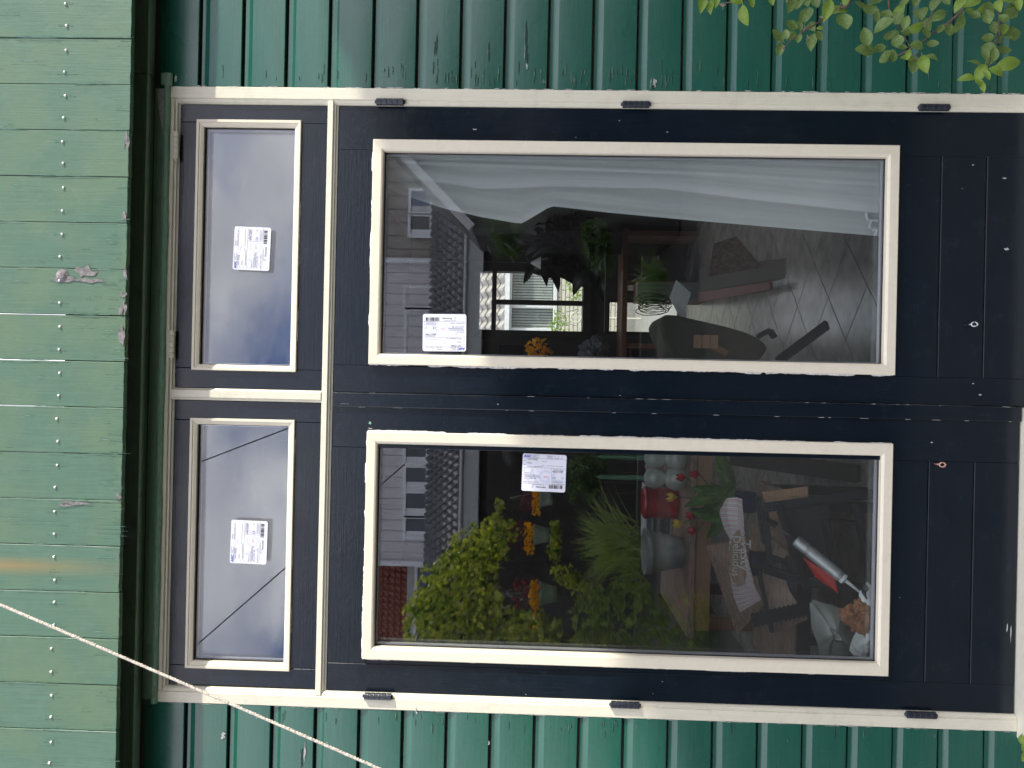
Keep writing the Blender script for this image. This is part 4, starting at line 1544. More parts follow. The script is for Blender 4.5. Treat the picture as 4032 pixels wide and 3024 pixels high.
ivy = thing('creeper', 'sunlit yellow green creeper climbing to a peak, mirrored beside the hanging flower pots', 'climbing plant', tuple(mirror(2695, 2400, 5.2)[:2]) + (0,))
leaf_cloud('foliage', poly_fn(POLY, 5.2, 1.0, -.02, .022), 12000, 0.052, M['ivy'], ivy, aspect=.8, up=.9, seed=4, facing=Vector((.3, .8, .5)))
POLY2 = [(330, 1180), (470, 960), (640, 760), (880, 640), (960, 640), (920, 860), (860, 1000), (900, 1250), (1300, 1350), (1300, 1640), (340, 1640)]
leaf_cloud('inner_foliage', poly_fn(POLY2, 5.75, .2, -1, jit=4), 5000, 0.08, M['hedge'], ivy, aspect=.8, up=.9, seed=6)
br = MB()
for k in range(26):
    a_ = (rl_.uniform(820, 1100), rl_.uniform(880, 1450))
    ang = rl_.uniform(2.4, 3.9)
    pts_ = []
    for s in range(6):
        a_ = (a_[0] + math.cos(ang) * 45, a_[1] + math.sin(ang) * 45 * .6)
        ang += rl_.uniform(-.5, .5)
        pts_.append(mirror(*C1(*a_), 5.25 + rl_.uniform(-.1, .1)))
    br.tube(pts_, 0.012, 5)
o = br.build('dry_stem', plain('grey_dry_stem', (.22, .18, .15), .8), ivy)
o['kind'] = 'stuff'

# ---- hanging flower pots
for (cx_, cy_, sc_, lb) in ((1300, 425, .82, 'smallest sage wall pot with orange flowers, mirrored just below the glass label'),
                            (1265, 690, 1.0, 'sage wall pot of orange flowers beside the peak of the creeper, mirrored'),
                            (1315, 1130, 1.1, 'largest sage wall pot with crimson and orange flowers, mirrored next to the spiky plant')):
    Yp = 5.0
    c = mirror(*C1(cx_, cy_), Yp)
    pot = thing('flower_pot', lb, 'flower pot', c, 'hanging flower pots')
    r_ = 0.105 * sc_
    h_ = 0.15 * sc_
    MB().lathe([(.001, -h_ / 2), (r_ * .62, -h_ / 2), (r_ * .66, -h_ * .2), (r_ * .9, h_ * .35), (r_ * 1.02, h_ * .5), (r_ * .95, h_ * .5), (r_ * .8, h_ * .3), (.001, h_ * .28)], c, n=18).build('pot', M['potgreen'], pot, smooth=True)
    wr = MB()
    for s in (-.8, 0, .8):
        wr.tube([c + Vector((r_ * s, .02, h_ * .45)), c + Vector((0, 0, .42 * sc_))], .003, 4)
    wr.build('wire', M['steel'], pot)
    rr = random.Random(int(cx_))
    for nm, m_, n_, dx0, dx1, dz0, dz1 in (('orange_flowers', M['orange'], 75, -1.15, 1.0, .5, 1.05), ('orange_flowers', M['orange'], 16, -3.2 if sc_ > 1.05 else -1.6, -1.0, .45, 1.0), ('crimson_flowers', M['crimson'], 70, -1.3, 1.2, 1.1, 2.0)):
        fl_ = MB()
        for k in range(n_):
            q_ = c + Vector((r_ * rr.uniform(dx0, dx1), r_ * rr.uniform(-.3, .9), h_ * rr.uniform(dz0, dz1)))
            e_ = (.019 if nm == 'orange_flowers' else .012) * sc_
            a1 = Vector((rr.gauss(0, 1), rr.gauss(.6, .6), rr.gauss(0, 1))).normalized()
            t1 = a1.cross(Vector((0, 0, 1))).normalized()
            t2 = a1.cross(t1)
            ring = [q_ + (t1 * math.cos(j_ * 1.2566) + t2 * math.sin(j_ * 1.2566)) * e_ + a1 * e_ * .5 for j_ in range(5)]
            fl_.add([q_] + ring, [(0, 1, 2), (0, 2, 3), (0, 3, 4), (0, 4, 5), (0, 5, 1)])
        o = fl_.build(nm, m_, pot, recalc=False)
        o['kind'] = 'stuff'

# ---- low garden: leafy bed, grasses, spikes
C2 = lambda x, y: (2300 + x * .5184, 1740 + y * .5184)
bed = thing('flower_bed', 'dim leafy bed with small pink flowers, mirrored low in the door glass', 'plants', tuple(mirror(2800, 2400, 4.6)[:2]) + (0,))
PB = [(60, 1150), (420, 1000), (560, 1180), (900, 1160), (1100, 1150), (1420, 1450), (1420, 1700), (-100, 1700), (-60, 1200)]
leaf_cloud('foliage', poly_fn(PB, 4.6, .5, -.05, .02, conv=C2, seed=3), 7000, 0.05, M['bedleaf'], bed, aspect=.5, up=-.3, seed=9, facing=Vector((.2, .8, .5)))
leaf_cloud('pink_flowers', poly_fn([(640, 1180), (900, 1150), (900, 1330), (650, 1330)], 4.4, .1, -.2, conv=C2), 130, .03, M['pink'], bed, aspect=1.0, seed=10)
leaf_cloud('pink_flowers', poly_fn([(1130, 1420), (1220, 1420), (1220, 1560), (1130, 1560)], 4.2, .1, -.2, conv=C2), 60, .03, M['pink'], bed, aspect=1.0, seed=12)


def blades(name, base, n, ln, wd, m, parent, spread, seed, lean_=(0, 0, 1), droop=.4):
    rr = random.Random(seed)
    vs, fs = [], []
    for k in range(n):
        b0 = Vector(base) + Vector((rr.gauss(0, spread * .25), rr.gauss(0, spread * .25), 0))
        d_ = (Vector(lean_) + Vector((rr.gauss(0, spread), rr.gauss(0, spread), 0))).normalized()
        l_ = ln * rr.uniform(.6, 1.1)
        sdv = d_.cross(Vector((rr.gauss(0, 1), 1, 0))).normalized()
        i0 = len(vs)
        ns = 5
        for i in range(ns + 1):
            t_ = i / ns
            q_ = b0 + d_ * l_ * t_ + Vector((d_.x, d_.y, -.6)) * l_ * droop * t_ * t_
            w_ = wd * (1 - t_ ** 2) * .5 + .0004
            vs += [q_ - sdv * w_, q_ + sdv * w_]
        for i in range(ns):
            fs.append((i0 + 2 * i, i0 + 2 * i + 1, i0 + 2 * i + 3, i0 + 2 * i + 2))
    me = bpy.data.meshes.new(name)
    me.from_pydata([tuple(v) for v in vs], [], fs)
    me.update()
    o = link(name, me, m, parent)
    o['kind'] = 'stuff'
    return o


for (pt, n_, ln, wd, mm, sp, dr, lb, sd_) in (
        (mirror(*C2(330, 760), 5.0), 260, .62, .012, 'grass', .38, .30, 'tall pale grass clump fanning behind the potted flowers, mirrored in the glass', 1),
        (mirror(*C2(420, 860), 4.8), 160, .5, .010, 'grass', .5, .25, 'looser grass clump in front of the tall one, mirrored in the glass', 2),
        (mirror(*C1(1560, 1520), 4.9), 60, .62, .035, 'spike', .16, .02, 'bronze edged spiky leaves in an upright fan, mirrored near the largest pot', 3),
        (mirror(*C1(1800, 1500), 4.8), 60, .40, .012, 'spike', .35, .1, 'thin tawny grass tuft between flower bed and spiky leaves, mirrored in the glass', 4),
        (mirror(2620, 1130, 4.6), 200, .50, .010, 'hedge', .34, .7, 'fine drooping grass mirrored in the door glass beside the sheer curtain', 5)):
    t_ = thing('ornamental_grass', lb, 'grass plant', (pt.x, pt.y, pt.z))
    blades('blades', pt, n_, ln, wd, M[mm], t_, sp, sd_, droop=dr)
# small trailing plants hung on the fence
C4 = lambda x, y: (1500 + x * .5003, 590 + y * .5003)
C5 = lambda x, y: (2100 + x * .5003, 590 + y * .5003)
for (cv, poly, n_, lb, sd_) in (
        (C1, [(1330, 600), (1400, 620), (1390, 880), (1340, 880)], 170, 'thin trailing plant hanging beside the middle pot, mirrored in the glass', 21),
        (C1, [(1470, 140), (1560, 130), (1700, 60), (1760, 80), (1700, 300), (1640, 460), (1560, 300), (1500, 460), (1460, 400)], 900, 'broad hanging greenery beside the glass label, mirrored in the door glass', 22),
        (C1, [(1350, 920), (1480, 950), (1640, 1080), (1600, 1150), (1450, 1060), (1350, 1000)], 260, 'small round leaved plant below the trailing one, mirrored in the glass', 23),
        (C4, [(850, 570), (960, 540), (1100, 620), (1110, 800), (1000, 840), (900, 800), (860, 700)], 620, 'dim yellow green bush mirrored under the folded corner of the curtain', 24),
        (C5, [(380, 560), (560, 560), (640, 960), (500, 990), (380, 760)], 700, 'dark green bush mirrored beside the drooping grass', 25)):
    c = mirror(*cv(sum(p_[0] for p_ in poly) / len(poly), sum(p_[1] for p_ in poly) / len(poly)), 5.6)
    t_ = thing('garden_bush', lb, 'plant', c)
    leaf_cloud('foliage', poly_fn(poly, 5.6, .3, -.3, conv=cv, seed=sd_), n_ * 2, .055, M['ivy'] if sd_ in (21, 23) else M['hedge'], t_, aspect=.55, up=.5, seed=sd_, facing=Vector((.3, .8, .5)))
# cables crossing the mirrored sky
for (u0, v0, u1, v1, lb) in ((1140, 1684, 780, 1822, 'black cable seen against the mirrored sky, running towards the mullion'),
                             (1140, 2222, 765, 2548, 'black cable seen against the mirrored sky, the lower and steeper of the two')):
    a_, b_ = mirror(u0, v0, 5.0), mirror(u1, v1, 5.0)
    dd = b_ - a_
    tag(MB().tube([a_ - dd * 1.2, a_, b_, b_ + dd * .8], 0.0065, 6).build('cable', M['cable']), lb, 'cable')
# ================================================================== the room behind the glass
RX0, RX1, RYB, RZ = -1.75, 1.45, 5.40, 2.78
FZ = 0.06
room = thing('room', 'dim room behind the double doors', 'room', (0, 2.2, 0))
room['kind'] = 'structure'
fl = MB().box(RX0, RX1, 0.09, RYB, -0.02, FZ - 0.006).build('floor', M['grout'], None)
fl['kind'] = 'structure'
TS = 0.318
rt = 1 / math.sqrt(2)
tm = None
for i in range(-14, 15):
    for j in range(-14, 15):
        cx_ = 0.466 + (i - j) * TS * rt
        cy_ = 1.375 + (i + j) * TS * rt
        if not (RX0 - .1 < cx_ < RX1 + .1 and 0.3 < cy_ < RYB):
            continue
        if tm is None:
            h_ = TS / 2 - 0.0022
            mb = MB().box(-h_, h_, -h_, h_, -.008, 0)
            o = mb.build('floor_tile', M['tile'], None, bevel=.0015)
            tm = o.data
        else:
            o = bpy.data.objects.new('floor_tile', tm)
            COL.objects.link(o)
        o.parent = fl
        o.location = (cx_, cy_, FZ + rl_.uniform(-.0004, .0004))
        o.rotation_euler = (rl_.uniform(-.0012, .0012), rl_.uniform(-.0012, .0012), PI / 4)
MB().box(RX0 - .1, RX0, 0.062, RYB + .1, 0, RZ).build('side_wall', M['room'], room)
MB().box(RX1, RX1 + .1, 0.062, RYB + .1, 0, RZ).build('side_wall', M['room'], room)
# ceiling with two openings and deep shafts, added to light the room
holes = ((0.05, 1.15, 2.6, 4.0), (-1.35, -0.25, 1.85, 2.5))
xs_ = [RX0 - .1, -1.35, -.25, .05, 1.15, RX1 + .1]
ys_ = [0.062, 1.85, 2.5, 2.6, 4.0, RYB + .1]
cb_ = MB()
for i in range(5):
    for j in range(5):
        xc_, yc_ = (xs_[i] + xs_[i + 1]) / 2, (ys_[j] + ys_[j + 1]) / 2
        if any(h[0] < xc_ < h[1] and h[2] < yc_ < h[3] for h in holes):
            continue
        cb_.box(xs_[i], xs_[i + 1], ys_[j], ys_[j + 1], RZ, RZ + .1)
cb_.build('ceiling', M['room'], room)
for h in holes:
    sh = MB()
    sh.box(h[0] - .03, h[0], h[2], h[3], RZ + .1, RZ + .6)
    sh.box(h[1], h[1] + .03, h[2], h[3], RZ + .1, RZ + .6)
    sh.box(h[0] - .03, h[1] + .03, h[2] - .03, h[2], RZ + .1, RZ + .6)
    sh.box(h[0] - .03, h[1] + .03, h[3], h[3] + .03, RZ + .1, RZ + .6)
    sh.build('added_light_shaft', M['whitetrim'], room)
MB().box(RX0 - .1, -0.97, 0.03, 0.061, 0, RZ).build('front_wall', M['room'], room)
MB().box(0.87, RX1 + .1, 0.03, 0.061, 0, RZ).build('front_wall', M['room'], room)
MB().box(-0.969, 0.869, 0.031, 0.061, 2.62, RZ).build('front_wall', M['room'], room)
# back window opening
wa, wb = at(1884, 1298, RYB), at(2292, 1298, RYB)
wz1, wz0 = wa.z, wb.z
wx0 = at(2100, 1302, RYB).x
wx1 = 1.12
B = MB()
B.box(RX0, wx0, RYB, RYB + .1, 0, RZ)
B.box(wx1, RX1, RYB, RYB + .1, 0, RZ)
lx0, lx1, lz0, lz1 = 0.53, 0.86, FZ + .03, 0.80
B.box(wx0, lx0, RYB, RYB + .1, 0, wz0)
B.box(lx1, wx1, RYB, RYB + .1, 0, wz0)
B.box(lx0, lx1, RYB, RYB + .1, lz1, wz0)
B.box(lx0, lx1, RYB, RYB + .1, 0, lz0)
B.box(wx0, wx1, RYB, RYB + .1, wz1, RZ)
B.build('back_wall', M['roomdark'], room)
lw_ = thing('added_low_window', 'added low glazed opening brightening the floor in the back wall, below the back window', 'window', ((lx0 + lx1) / 2, RYB, lz0))  # opening added to give the floor tiles their bright glare
f = MB()
f.box(lx0, lx0 + .02, RYB + .02, RYB + .06, lz0, lz1)
f.box(lx1 - .02, lx1, RYB + .02, RYB + .06, lz0, lz1)
f.box(lx0 + .02, lx1 - .02, RYB + .02, RYB + .06, lz0, lz0 + .02)
f.box(lx0 + .02, lx1 - .02, RYB + .02, RYB + .06, lz1 - .02, lz1)
f.build('frame', M['winframe'], lw_)
MB().box(lx0 + .02, lx1 - .02, RYB + .038, RYB + .042, lz0 + .02, lz1 - .02).build('pane', M['glass_in'], lw_)
MB().box(-3, 5, RYB + .12, 9.6, -.1, -.005).build('added_patio', M['added_patio'])['kind'] = 'structure'  # pale paving added outside to brighten the low opening and the floor
bw = thing('back_window', 'dark framed window at the back of the room looking onto a bright neighbouring house', 'window', ((wx0 + wx1) / 2, RYB, wz0))
zr_ = at(1945, 1200, RYB).z
xm_ = at(2100, 1191, RYB).x
e = 0.024
f = MB()
f.box(wx0 - .07, wx0 + .0, RYB - .03, RYB + .05, wz0 - .08, wz1 + .05)
f.box(wx1, wx1 + .07, RYB - .03, RYB + .05, wz0 - .08, wz1 + .05)
f.box(wx0, wx1, RYB - .03, RYB + .05, wz1, wz1 + .05)
f.box(wx0, wx1, RYB - .06, RYB + .05, wz0 - .08, wz0)
f.box(wx0, wx1, RYB - .01, RYB + .05, zr_ - .022, zr_ + .022)
f.build('frame', M['winframe'], bw, bevel=.004)
for xq in (xm_, xm_ + .42, xm_ + .84):
    if xq < wx1:
        MB().box(xq - e, xq + e, RYB - .008, RYB + .045, wz0, zr_ - .0225).build('glazing_bar', M['winframe'], bw)
MB().box(wx0, wx1, RYB + .052, RYB + .056, wz0, wz1).build('pane', M['glass_in'], bw)

# ---- neighbour seen through the back window, in full sun
NY = 9.6
nb = thing('pale_brick_house', 'sunny pale brick house with white window and grey tiled roof seen through the back window', 'house', (0.5, NY, 0))
zt_, zt2 = at(1990, 1200, NY).z, at(1880, 1200, NY + 1.2).z
tile_roof('roof_tiles', -2.2, NY - .08, zt_, Vector((0, .75, .66)).normalized(), Vector((0, -.66, .75)), 26, 9, .15, .19, M['tilelight'], nb, .03, .03)
wl = at(2183, 1200, NY).z
n0 = thing
wx_a, wx_b = at(2100, 1292, NY).x, at(2100, 1095, NY).x + .35
wz_a, wz_b = at(2178, 1200, NY).z, at(2015, 1200, NY).z
# wall bodies around the window
B = MB()
B.box(-3, wx_a - .06, NY + .05, NY + .3, -.02, zt_)
B.box(wx_b + .06, 4, NY + .05, NY + .3, -.02, zt_)
B.box(wx_a - .06, wx_b + .06, NY + .05, NY + .3, -.02, wz_a - .06)
B.box(wx_a - .06, wx_b + .06, NY + .05, NY + .3, wz_b + .06, zt_)
B.build('wall', M['mortar'], nb)
bm_ = None
row = 0
z = wz_a - .06 - .062
cnt = 0
while z > 0.15 and cnt < 280:
    x = -0.15 + (0.11 if row % 2 else 0)
    while x < 1.9 and cnt < 280:
        if bm_ is None:
            o = MB().box(0, .205, -.006, 0.05, 0, .052).build('brick', M['housebrick'], None, bevel=.003)
            bm_ = o.data
        else:
            o = bpy.data.objects.new('brick', bm_)
            COL.objects.link(o)
        o.parent = nb
        o.location = Vector((x, NY + .045, z)) - nb.location
        x += .217
        cnt += 1
    z -= .064
    row += 1
f = MB()
y0, y1 = NY - .01, NY + .12
f.box(wx_a - .06, wx_a, y0, y1, wz_a - .06, wz_b + .06)
f.box(wx_b, wx_b + .06, y0, y1, wz_a - .06, wz_b + .06)
f.box(wx_a, wx_b, y0, y1, wz_a - .06, wz_a)
f.box(wx_a, wx_b, y0, y1, wz_b, wz_b + .06)
xq = at(2100, 1205, NY).x
f.box(xq - .03, xq + .03, y0, y1, wz_a, wz_b)
fo_ = f.build('window', M['whitetrim'], nb, bevel=.006)
MB().box(wx_a, wx_b, NY + .10, NY + .11, wz_a, wz_b).build('pane', M['darkpane'], fo_).location = (0, 0, 0)
cz = MB()
for i in range(26):
    xx = wx_a + (wx_b - wx_a) * i / 26
    cz.box(xx, xx + (wx_b - wx_a) / 36, NY + .085, NY + .098, wz_a + .01, wz_b - .01)
cz.build('lamella_blind', M['cloth'], fo_).location = (0, 0, 0)
MB().box(-4, 5, NY - .22, NY - .09, zt_ - .07, zt_ + .0).build('gutter', M['whitetrim'], nb)
for (u, v, lb) in ((2200, 1285, 'green weeds at the foot of the pale brick house, seen through the back window'), (2270, 1120, 'yellow green plant against the pale bricks, behind the dark leaves')):
    c = at(u, v, NY - .5)
    t_ = thing('garden_plant', lb, 'plant', c)
    leaf_cloud('foliage', blob(c, (.28, .15, .16)), 260, .05, M['leaf_b'], t_, seed=u)
c = at(2268, 1250, NY - .7)
orn = thing('garden_ornament', 'round pale garden ornament with scrolls standing before the brick house', 'ornament', c)
mb = MB()
mb.tube([c + Vector((.075 * math.cos(a), 0, .075 * math.sin(a))) for a in [i * PI / 8 for i in range(17)]], .014, 6)
for k in range(4):
    a0 = k * PI / 2
    cc = c + Vector((.035 * math.cos(a0), 0, .035 * math.sin(a0)))
    mb.lathe([(.001, -.01), (.022, -.01), (.022, .01), (.001, .01)], cc, (0, -1, 0), 10)
mb.tube([c + Vector((0, 0, -.08)), c + Vector((0, 0, -c.z))], .012, 6)
mb.build('disc', M['housebrick'], orn)
sc = MB()
for s in (-1, 1):
    sc.tube([c + Vector((s * (.02 + .10 * math.sin(a * .5)), 0, .10 + .12 * math.cos(a))) for a in [i * PI / 8 for i in range(13)]], .009, 5)
sc.build('scroll', M['tilelight'], orn)

# ---- sheer curtain
cur = thing('curtain', 'sheer white curtain inside the glazed door, its edge folded back near the top', 'curtain', (0.6, 0.16, 2.05))
EDGE = [(1300, 700), (1512, 742), (1750, 822), (1900, 856), (2048, 882), (2060, 878), (2170, 812), (2400, 838), (2700, 866), (3100, 900), (3470, 931), (3560, 938)]


def sheet(name, vtop_fn, edge, ydep, seed, nfold, amp, nu=90):
    vs, fs, uvs = [], [], []
    rows = []
    us = [e_[0] for e_ in edge]
    nr = 90
    for r_ in range(nr + 1):
        u = us[0] + (us[-1] - us[0]) * r_ / nr
        for i in range(len(edge) - 1):
            if edge[i][0] <= u <= edge[i + 1][0]:
                q_ = (u - edge[i][0]) / max(1e-6, edge[i + 1][0] - edge[i][0])
                ve = edge[i][1] + (edge[i + 1][1] - edge[i][1]) * q_
        pe = at(u, ve, ydep)
        xr_ = vtop_fn(u)
        z_ = pe.z
        for c_ in range(nu + 1):
            s = c_ / nu
            x = xr_ + (pe.x - xr_) * s
            zz = z_
            f_ = s * nfold
            yy = ydep + amp * (math.sin(f_ * 2 * PI + seed) * (1 - s * .6) + .4 * math.sin(f_ * 4.3 * PI + z_ * 1.3 + seed * 2)) * (0.35 + .65 * (1 - s))
            vs.append((x, yy, zz))
            uvs.append((s + 0.05 * z_, z_))
    for r_ in range(nr):
        for c_ in range(nu):
            a = r_ * (nu + 1) + c_
            fs.append((a, a + 1, a + nu + 2, a + nu + 1))
    me = bpy.data.meshes.new(name)
    me.from_pydata(vs, [], fs)
    ul = me.uv_layers.new(name='UVMap')
    for p_ in me.polygons:
        p_.use_smooth = True
        for li, vi in zip(p_.loop_indices, p_.vertices):
            ul.data[li].uv = uvs[vi]
    me.update()
    return link(name, me, M['sheer'], cur)


sheet('sheer_cloth', lambda u: 0.80, EDGE, 0.17, 0.5, 2.5, 0.012)
sheet('folded_layer', lambda u: 0.76, [(1300, 640), (1600, 700), (1900, 745), (2170, 735), (2600, 742), (3000, 790), (3560, 850)], 0.125, 2.1, 1.6, 0.006)
sheet('folded_layer', lambda u: 0.74, [(1300, 625), (1700, 650), (2200, 668), (2800, 690), (3560, 740)], 0.10, 1.1, 1.6, 0.005)
em = MB()
pts_ = []
for (cu_, cv_, r_, a0, a1) in ((3452, 812, 22, -60, -170), (3436, 846, 26, -60, -230), (3446, 888, 22, -60, -230), (3466, 922, 18, -60, -200)):
    for k in range(9):
        a = R(a0 + (a1 - a0) * k / 8)
        pts_.append(at(cu_ + r_ * math.cos(a) * .95, cv_ + r_ * -math.sin(a) * -1.0, 0.15))
em.tube(pts_, .005, 5)
em.build('scalloped_hem', M['whitepaper'], cur)

# ---- dining table with things on it (left door)
TZ = 0.78
TY0 = 1.30
tx0 = -1.20
tx1 = at(2700, 1150, 1.9).x
tab = thing('table', 'brown wooden table behind the glass with candles, tulips and papers on it', 'table', (-.5, 1.7, FZ))
for i in range(4):
    MB().box(-1.15, 0.12, TY0 + i * .19, TY0 + i * .19 + .188, TZ - .03, TZ).build('table_plank', M['woodgrey'], tab, bevel=.002)
MB().box(-1.12, 0.09, TY0 + .02, TY0 + .045, TZ - .105, TZ - .031).build('apron', M['wood_l'], tab)
for (lx, ly) in ((-1.09, TY0 + .06), (.05, TY0 + .06), (-1.09, TY0 + .68), (.05, TY0 + .68)):
    MB().box(lx - .03, lx + .03, ly - .03, ly + .03, FZ, TZ - .031).build('leg', M['wood'], tab, bevel=.003)


def on_table(u, v, z=TZ):
    """where the sight line meets the table top"""
    p_ = at(u, v, 0)
    d_ = p_ - CAM
    return CAM + d_ * ((z - CAM.z) / d_.z)


cb = on_table(2702, 1806)
for (v, lb, k_) in ((1806, 'green candle in a double ball holder, next to the door centre', 0), (1886, 'green candle in a double ball holder, in front of the red tin', 1)):
    y = TY0 + .10
    x = at(2690, v, y).x
    t_ = thing('candle_holder', lb, 'candle', (x, y, TZ), 'green candles on the table')
    br_ = .058 if k_ else .052
    s_ = .052
    MB().lathe([(.018, 0), (.045, .012), (s_ + .008, .05), (.045, .088), (.022, .102), (.042, .118), (.052, .15), (.042, .185), (.016, .198), (.012, .2), (.001, .2)],
               (x, y, TZ), n=24).build('double_ball', M['ceramic'], t_, smooth=True)
    MB().lathe([(.0105, .19), (.0125, .21), (.0125, .30), (.0105, .38), (.009, .405), (.004, .418), (.0006, .42)], (x, y, TZ), n=12).build('candle', M['candle'], t_, smooth=True)
    MB().tube([(x, y, TZ + .415), (x + .001, y, TZ + .428), (x + .005, y, TZ + .432)], .001, 5).build('wick', M['cloth'], t_)

p = at(2640, 2000, TY0 + .3)
tn = thing('red_tin', 'red storage tin behind the green candles on the table', 'tin', (p.x, TY0 + .33, TZ))
MB().lathe([(.001, 0), (.075, 0), (.078, .004), (.078, .145), (.001, .145)], (p.x + .02, TY0 + .33, TZ), n=28).build('tin_body', M['red'], tn)
MB().lathe([(.001, .146), (.081, .146), (.081, .162), (.07, .17), (.001, .172)], (p.x + .02, TY0 + .33, TZ), n=28).build('lid', M['red'], tn)
p = at(2600, 2000, TY0 + .55)
mg = thing('magazine_stack', 'stack of blue and white magazines behind the red tin', 'magazines', (p.x, TY0 + .55, TZ))
z = TZ
for i in range(14):
    th = rl_.uniform(.006, .011)
    ox, oy = rl_.uniform(-.02, .02), rl_.uniform(-.02, .02)
    MB().box(p.x - .17 + ox, p.x + .12 + ox, TY0 + .45 + oy, TY0 + .64 + oy, z, z + th).build('magazine', M[rl_.choice(('magazine', 'whitepaper', 'blue', 'magazine'))], mg)
    z += th + .0006
pl = at(2560, 1830, TY0 + .5)
nf = thing('owl_jar', 'small pale spiky ornament jar behind the first green candle', 'ornament', (pl.x, TY0 + .42, TZ))
MB().lathe([(.001, 0), (.045, .002), (.052, .04), (.04, .08), (.046, .11), (.03, .14), (.001, .15)], (pl.x, TY0 + .42, TZ), n=16).build('jar', plain('pale_pink_jar', (.42, .30, .27), .6, var=.3), nf, smooth=True)

# tulips in a bunch, leaning over the table edge
tb = at(2800, 1985, TY0 - .12)
tu = thing('tulip_bunch', 'bunch of yellow and red tulips with green leaves in front of the table', 'tulips', (tb.x, TY0 - .12, FZ))
rr = random.Random(8)
for (u, v, mm) in ((2688, 2063, 'yellow'), (2665, 1958, 'yellow'), (2738, 2030, 'red'), (2755, 1868, 'red'), (2700, 1880, 'red'), (2745, 2090, 'red')):
    q_ = at(u, v, TY0 - .14)
    fl_ = MB()
    for k in range(6):
        a = k * PI / 3
        e1 = Vector((math.cos(a), math.sin(a), 0))
        e2 = Vector((-math.sin(a), math.cos(a), 0))
        w_ = .013
        fl_.add([q_ - e2 * .004, q_ + e2 * .004, q_ + e1 * .016 - e2 * w_ + Vector((0, 0, .02)), q_ + e1 * .016 + e2 * w_ + Vector((0, 0, .02)),
                 q_ + e1 * (.013 + .008 * (u < 2700)) + Vector((0, 0, .045))], [(0, 1, 3, 2), (2, 3, 4)])
    fl_.build('tulip_flower', M[mm], tu, recalc=False)
    MB().tube([q_, q_.lerp(tb, .5) + Vector((.01, 0, -.02)), tb], .003, 5).build('flower_stem', M['tulipleaf'], tu)
for k in range(20):
    an = rr.uniform(-1.2, 1.2)
    ln = rr.uniform(.14, .24)
    b0 = at(2895, 1960 + rr.uniform(-60, 60), TY0 - .12 + rr.uniform(-.05, .05))
    o = bpy.data.objects.new('tulip_leaf', LM[0].copy() if k == 0 else tlm)
    if k == 0:
        tlm = o.data
        tlm.materials.clear()
        tlm.materials.append(M['tulipleaf'])
    COL.objects.link(o)
    o.parent = tu
    dv = Vector((math.sin(an), rr.uniform(-.2, .2), math.cos(an))).normalized()
    nn = Vector((rr.uniform(-.5, .5), -1, .3))
    zz = (nn - dv * nn.dot(dv)).normalized()
    o.matrix_local = Matrix.Translation(b0 - tu.location) @ Matrix((dv, zz.cross(dv), zz)).transposed().to_4x4() @ Matrix.Diagonal((ln, ln * .45, ln, 1))
vz = at(2905, 1975, TY0 - .12)
MB().lathe([(.001, -.12), (.04, -.12), (.05, -.06), (.05, .0), (.045, .02), (.040, .02), (.001, .0)], vz, n=18).build('vase', M['blue'], tu, smooth=True)
st_ = thing('side_stool', 'slim black plant stand carrying the blue vase of tulips', 'stool', (vz.x, vz.y, FZ))
sz = vz.z - .121
MB().lathe([(.001, -.012), (.06, -.012), (.065, -.006), (.06, 0), (.001, 0)], (vz.x, vz.y, sz), n=24).build('seat', M['black'], st_)
for a in (0.5, 2.1, 3.7, 5.3):
    MB().tube([(vz.x + .05 * math.cos(a), vz.y + .05 * math.sin(a), sz - .012), (vz.x + .08 * math.cos(a), vz.y + .08 * math.sin(a), FZ)], .005, 6).build('leg', M['black'], st_)

# big pale pot rim + stone bench slab in front of it
by_ = 0.95
bz_ = 0.52
wbt = thing('workbench', 'low rough plank bench behind the glass holding a printed card sleeve and a dark beaker', 'bench', (-.55, by_, FZ))
for i in range(4):
    MB().box(-1.12, -0.40, .62 + i * .135, .62 + i * .135 + .132, bz_ - .035, bz_).build('bench_plank', M['woodgrey'], wbt, bevel=.003)
for (lx, ly) in ((-1.08, .66), (-.43, .66), (-1.08, 1.12), (-.43, 1.12)):
    MB().box(lx - .02, lx + .02, ly - .02, ly + .02, FZ, bz_ - .036).build('leg', M['chair'], wbt)
MB().box(-1.1, -.41, .6, .618, bz_ - .05, bz_ - .002).build('steel_edge', M['chair'], wbt)


def on_z(u, v, z):
    p_ = at(u, v, 0)
    d_ = p_ - CAM
    return CAM + d_ * ((z - CAM.z) / d_.z)


# patterned card sleeve with an oval window, lying over the bench edge
FP = [[(2860, 1962), (2872, 1960), (2900, 1958), (2922, 1965)],
      [(2832, 2015), (2862, 2015), (2905, 2020), (2928, 2040)],
      [(2850, 2080), (2872, 2070), (2905, 2075), (2932, 2110)],
      [(2872, 2120), (2882, 2118), (2922, 2130), (2940, 2180)],
      [(2872, 2250), (2890, 2262), (2930, 2240), (2958, 2250)],
      [(2880, 2300), (2900, 2305), (2938, 2290), (2972, 2310)],
      [(2888, 2350), (2912, 2350), (2955, 2340), (2990, 2345)],
      [(2914, 2412), (2932, 2400), (2965, 2380), (2996, 2362)]]
cs = thing('card_sleeve', 'folk patterned card sleeve with an oval window and handwriting, lying on the bench', 'card sleeve', tuple(on_z(2900, 2190, bz_ + .02)))
yv = 0.60
rows = []
for r_ in FP:
    rows.append([at(u, v, yv + .012 * math.sin(i * 1.3) - .01 * i) for i, (u, v) in enumerate(r_)])
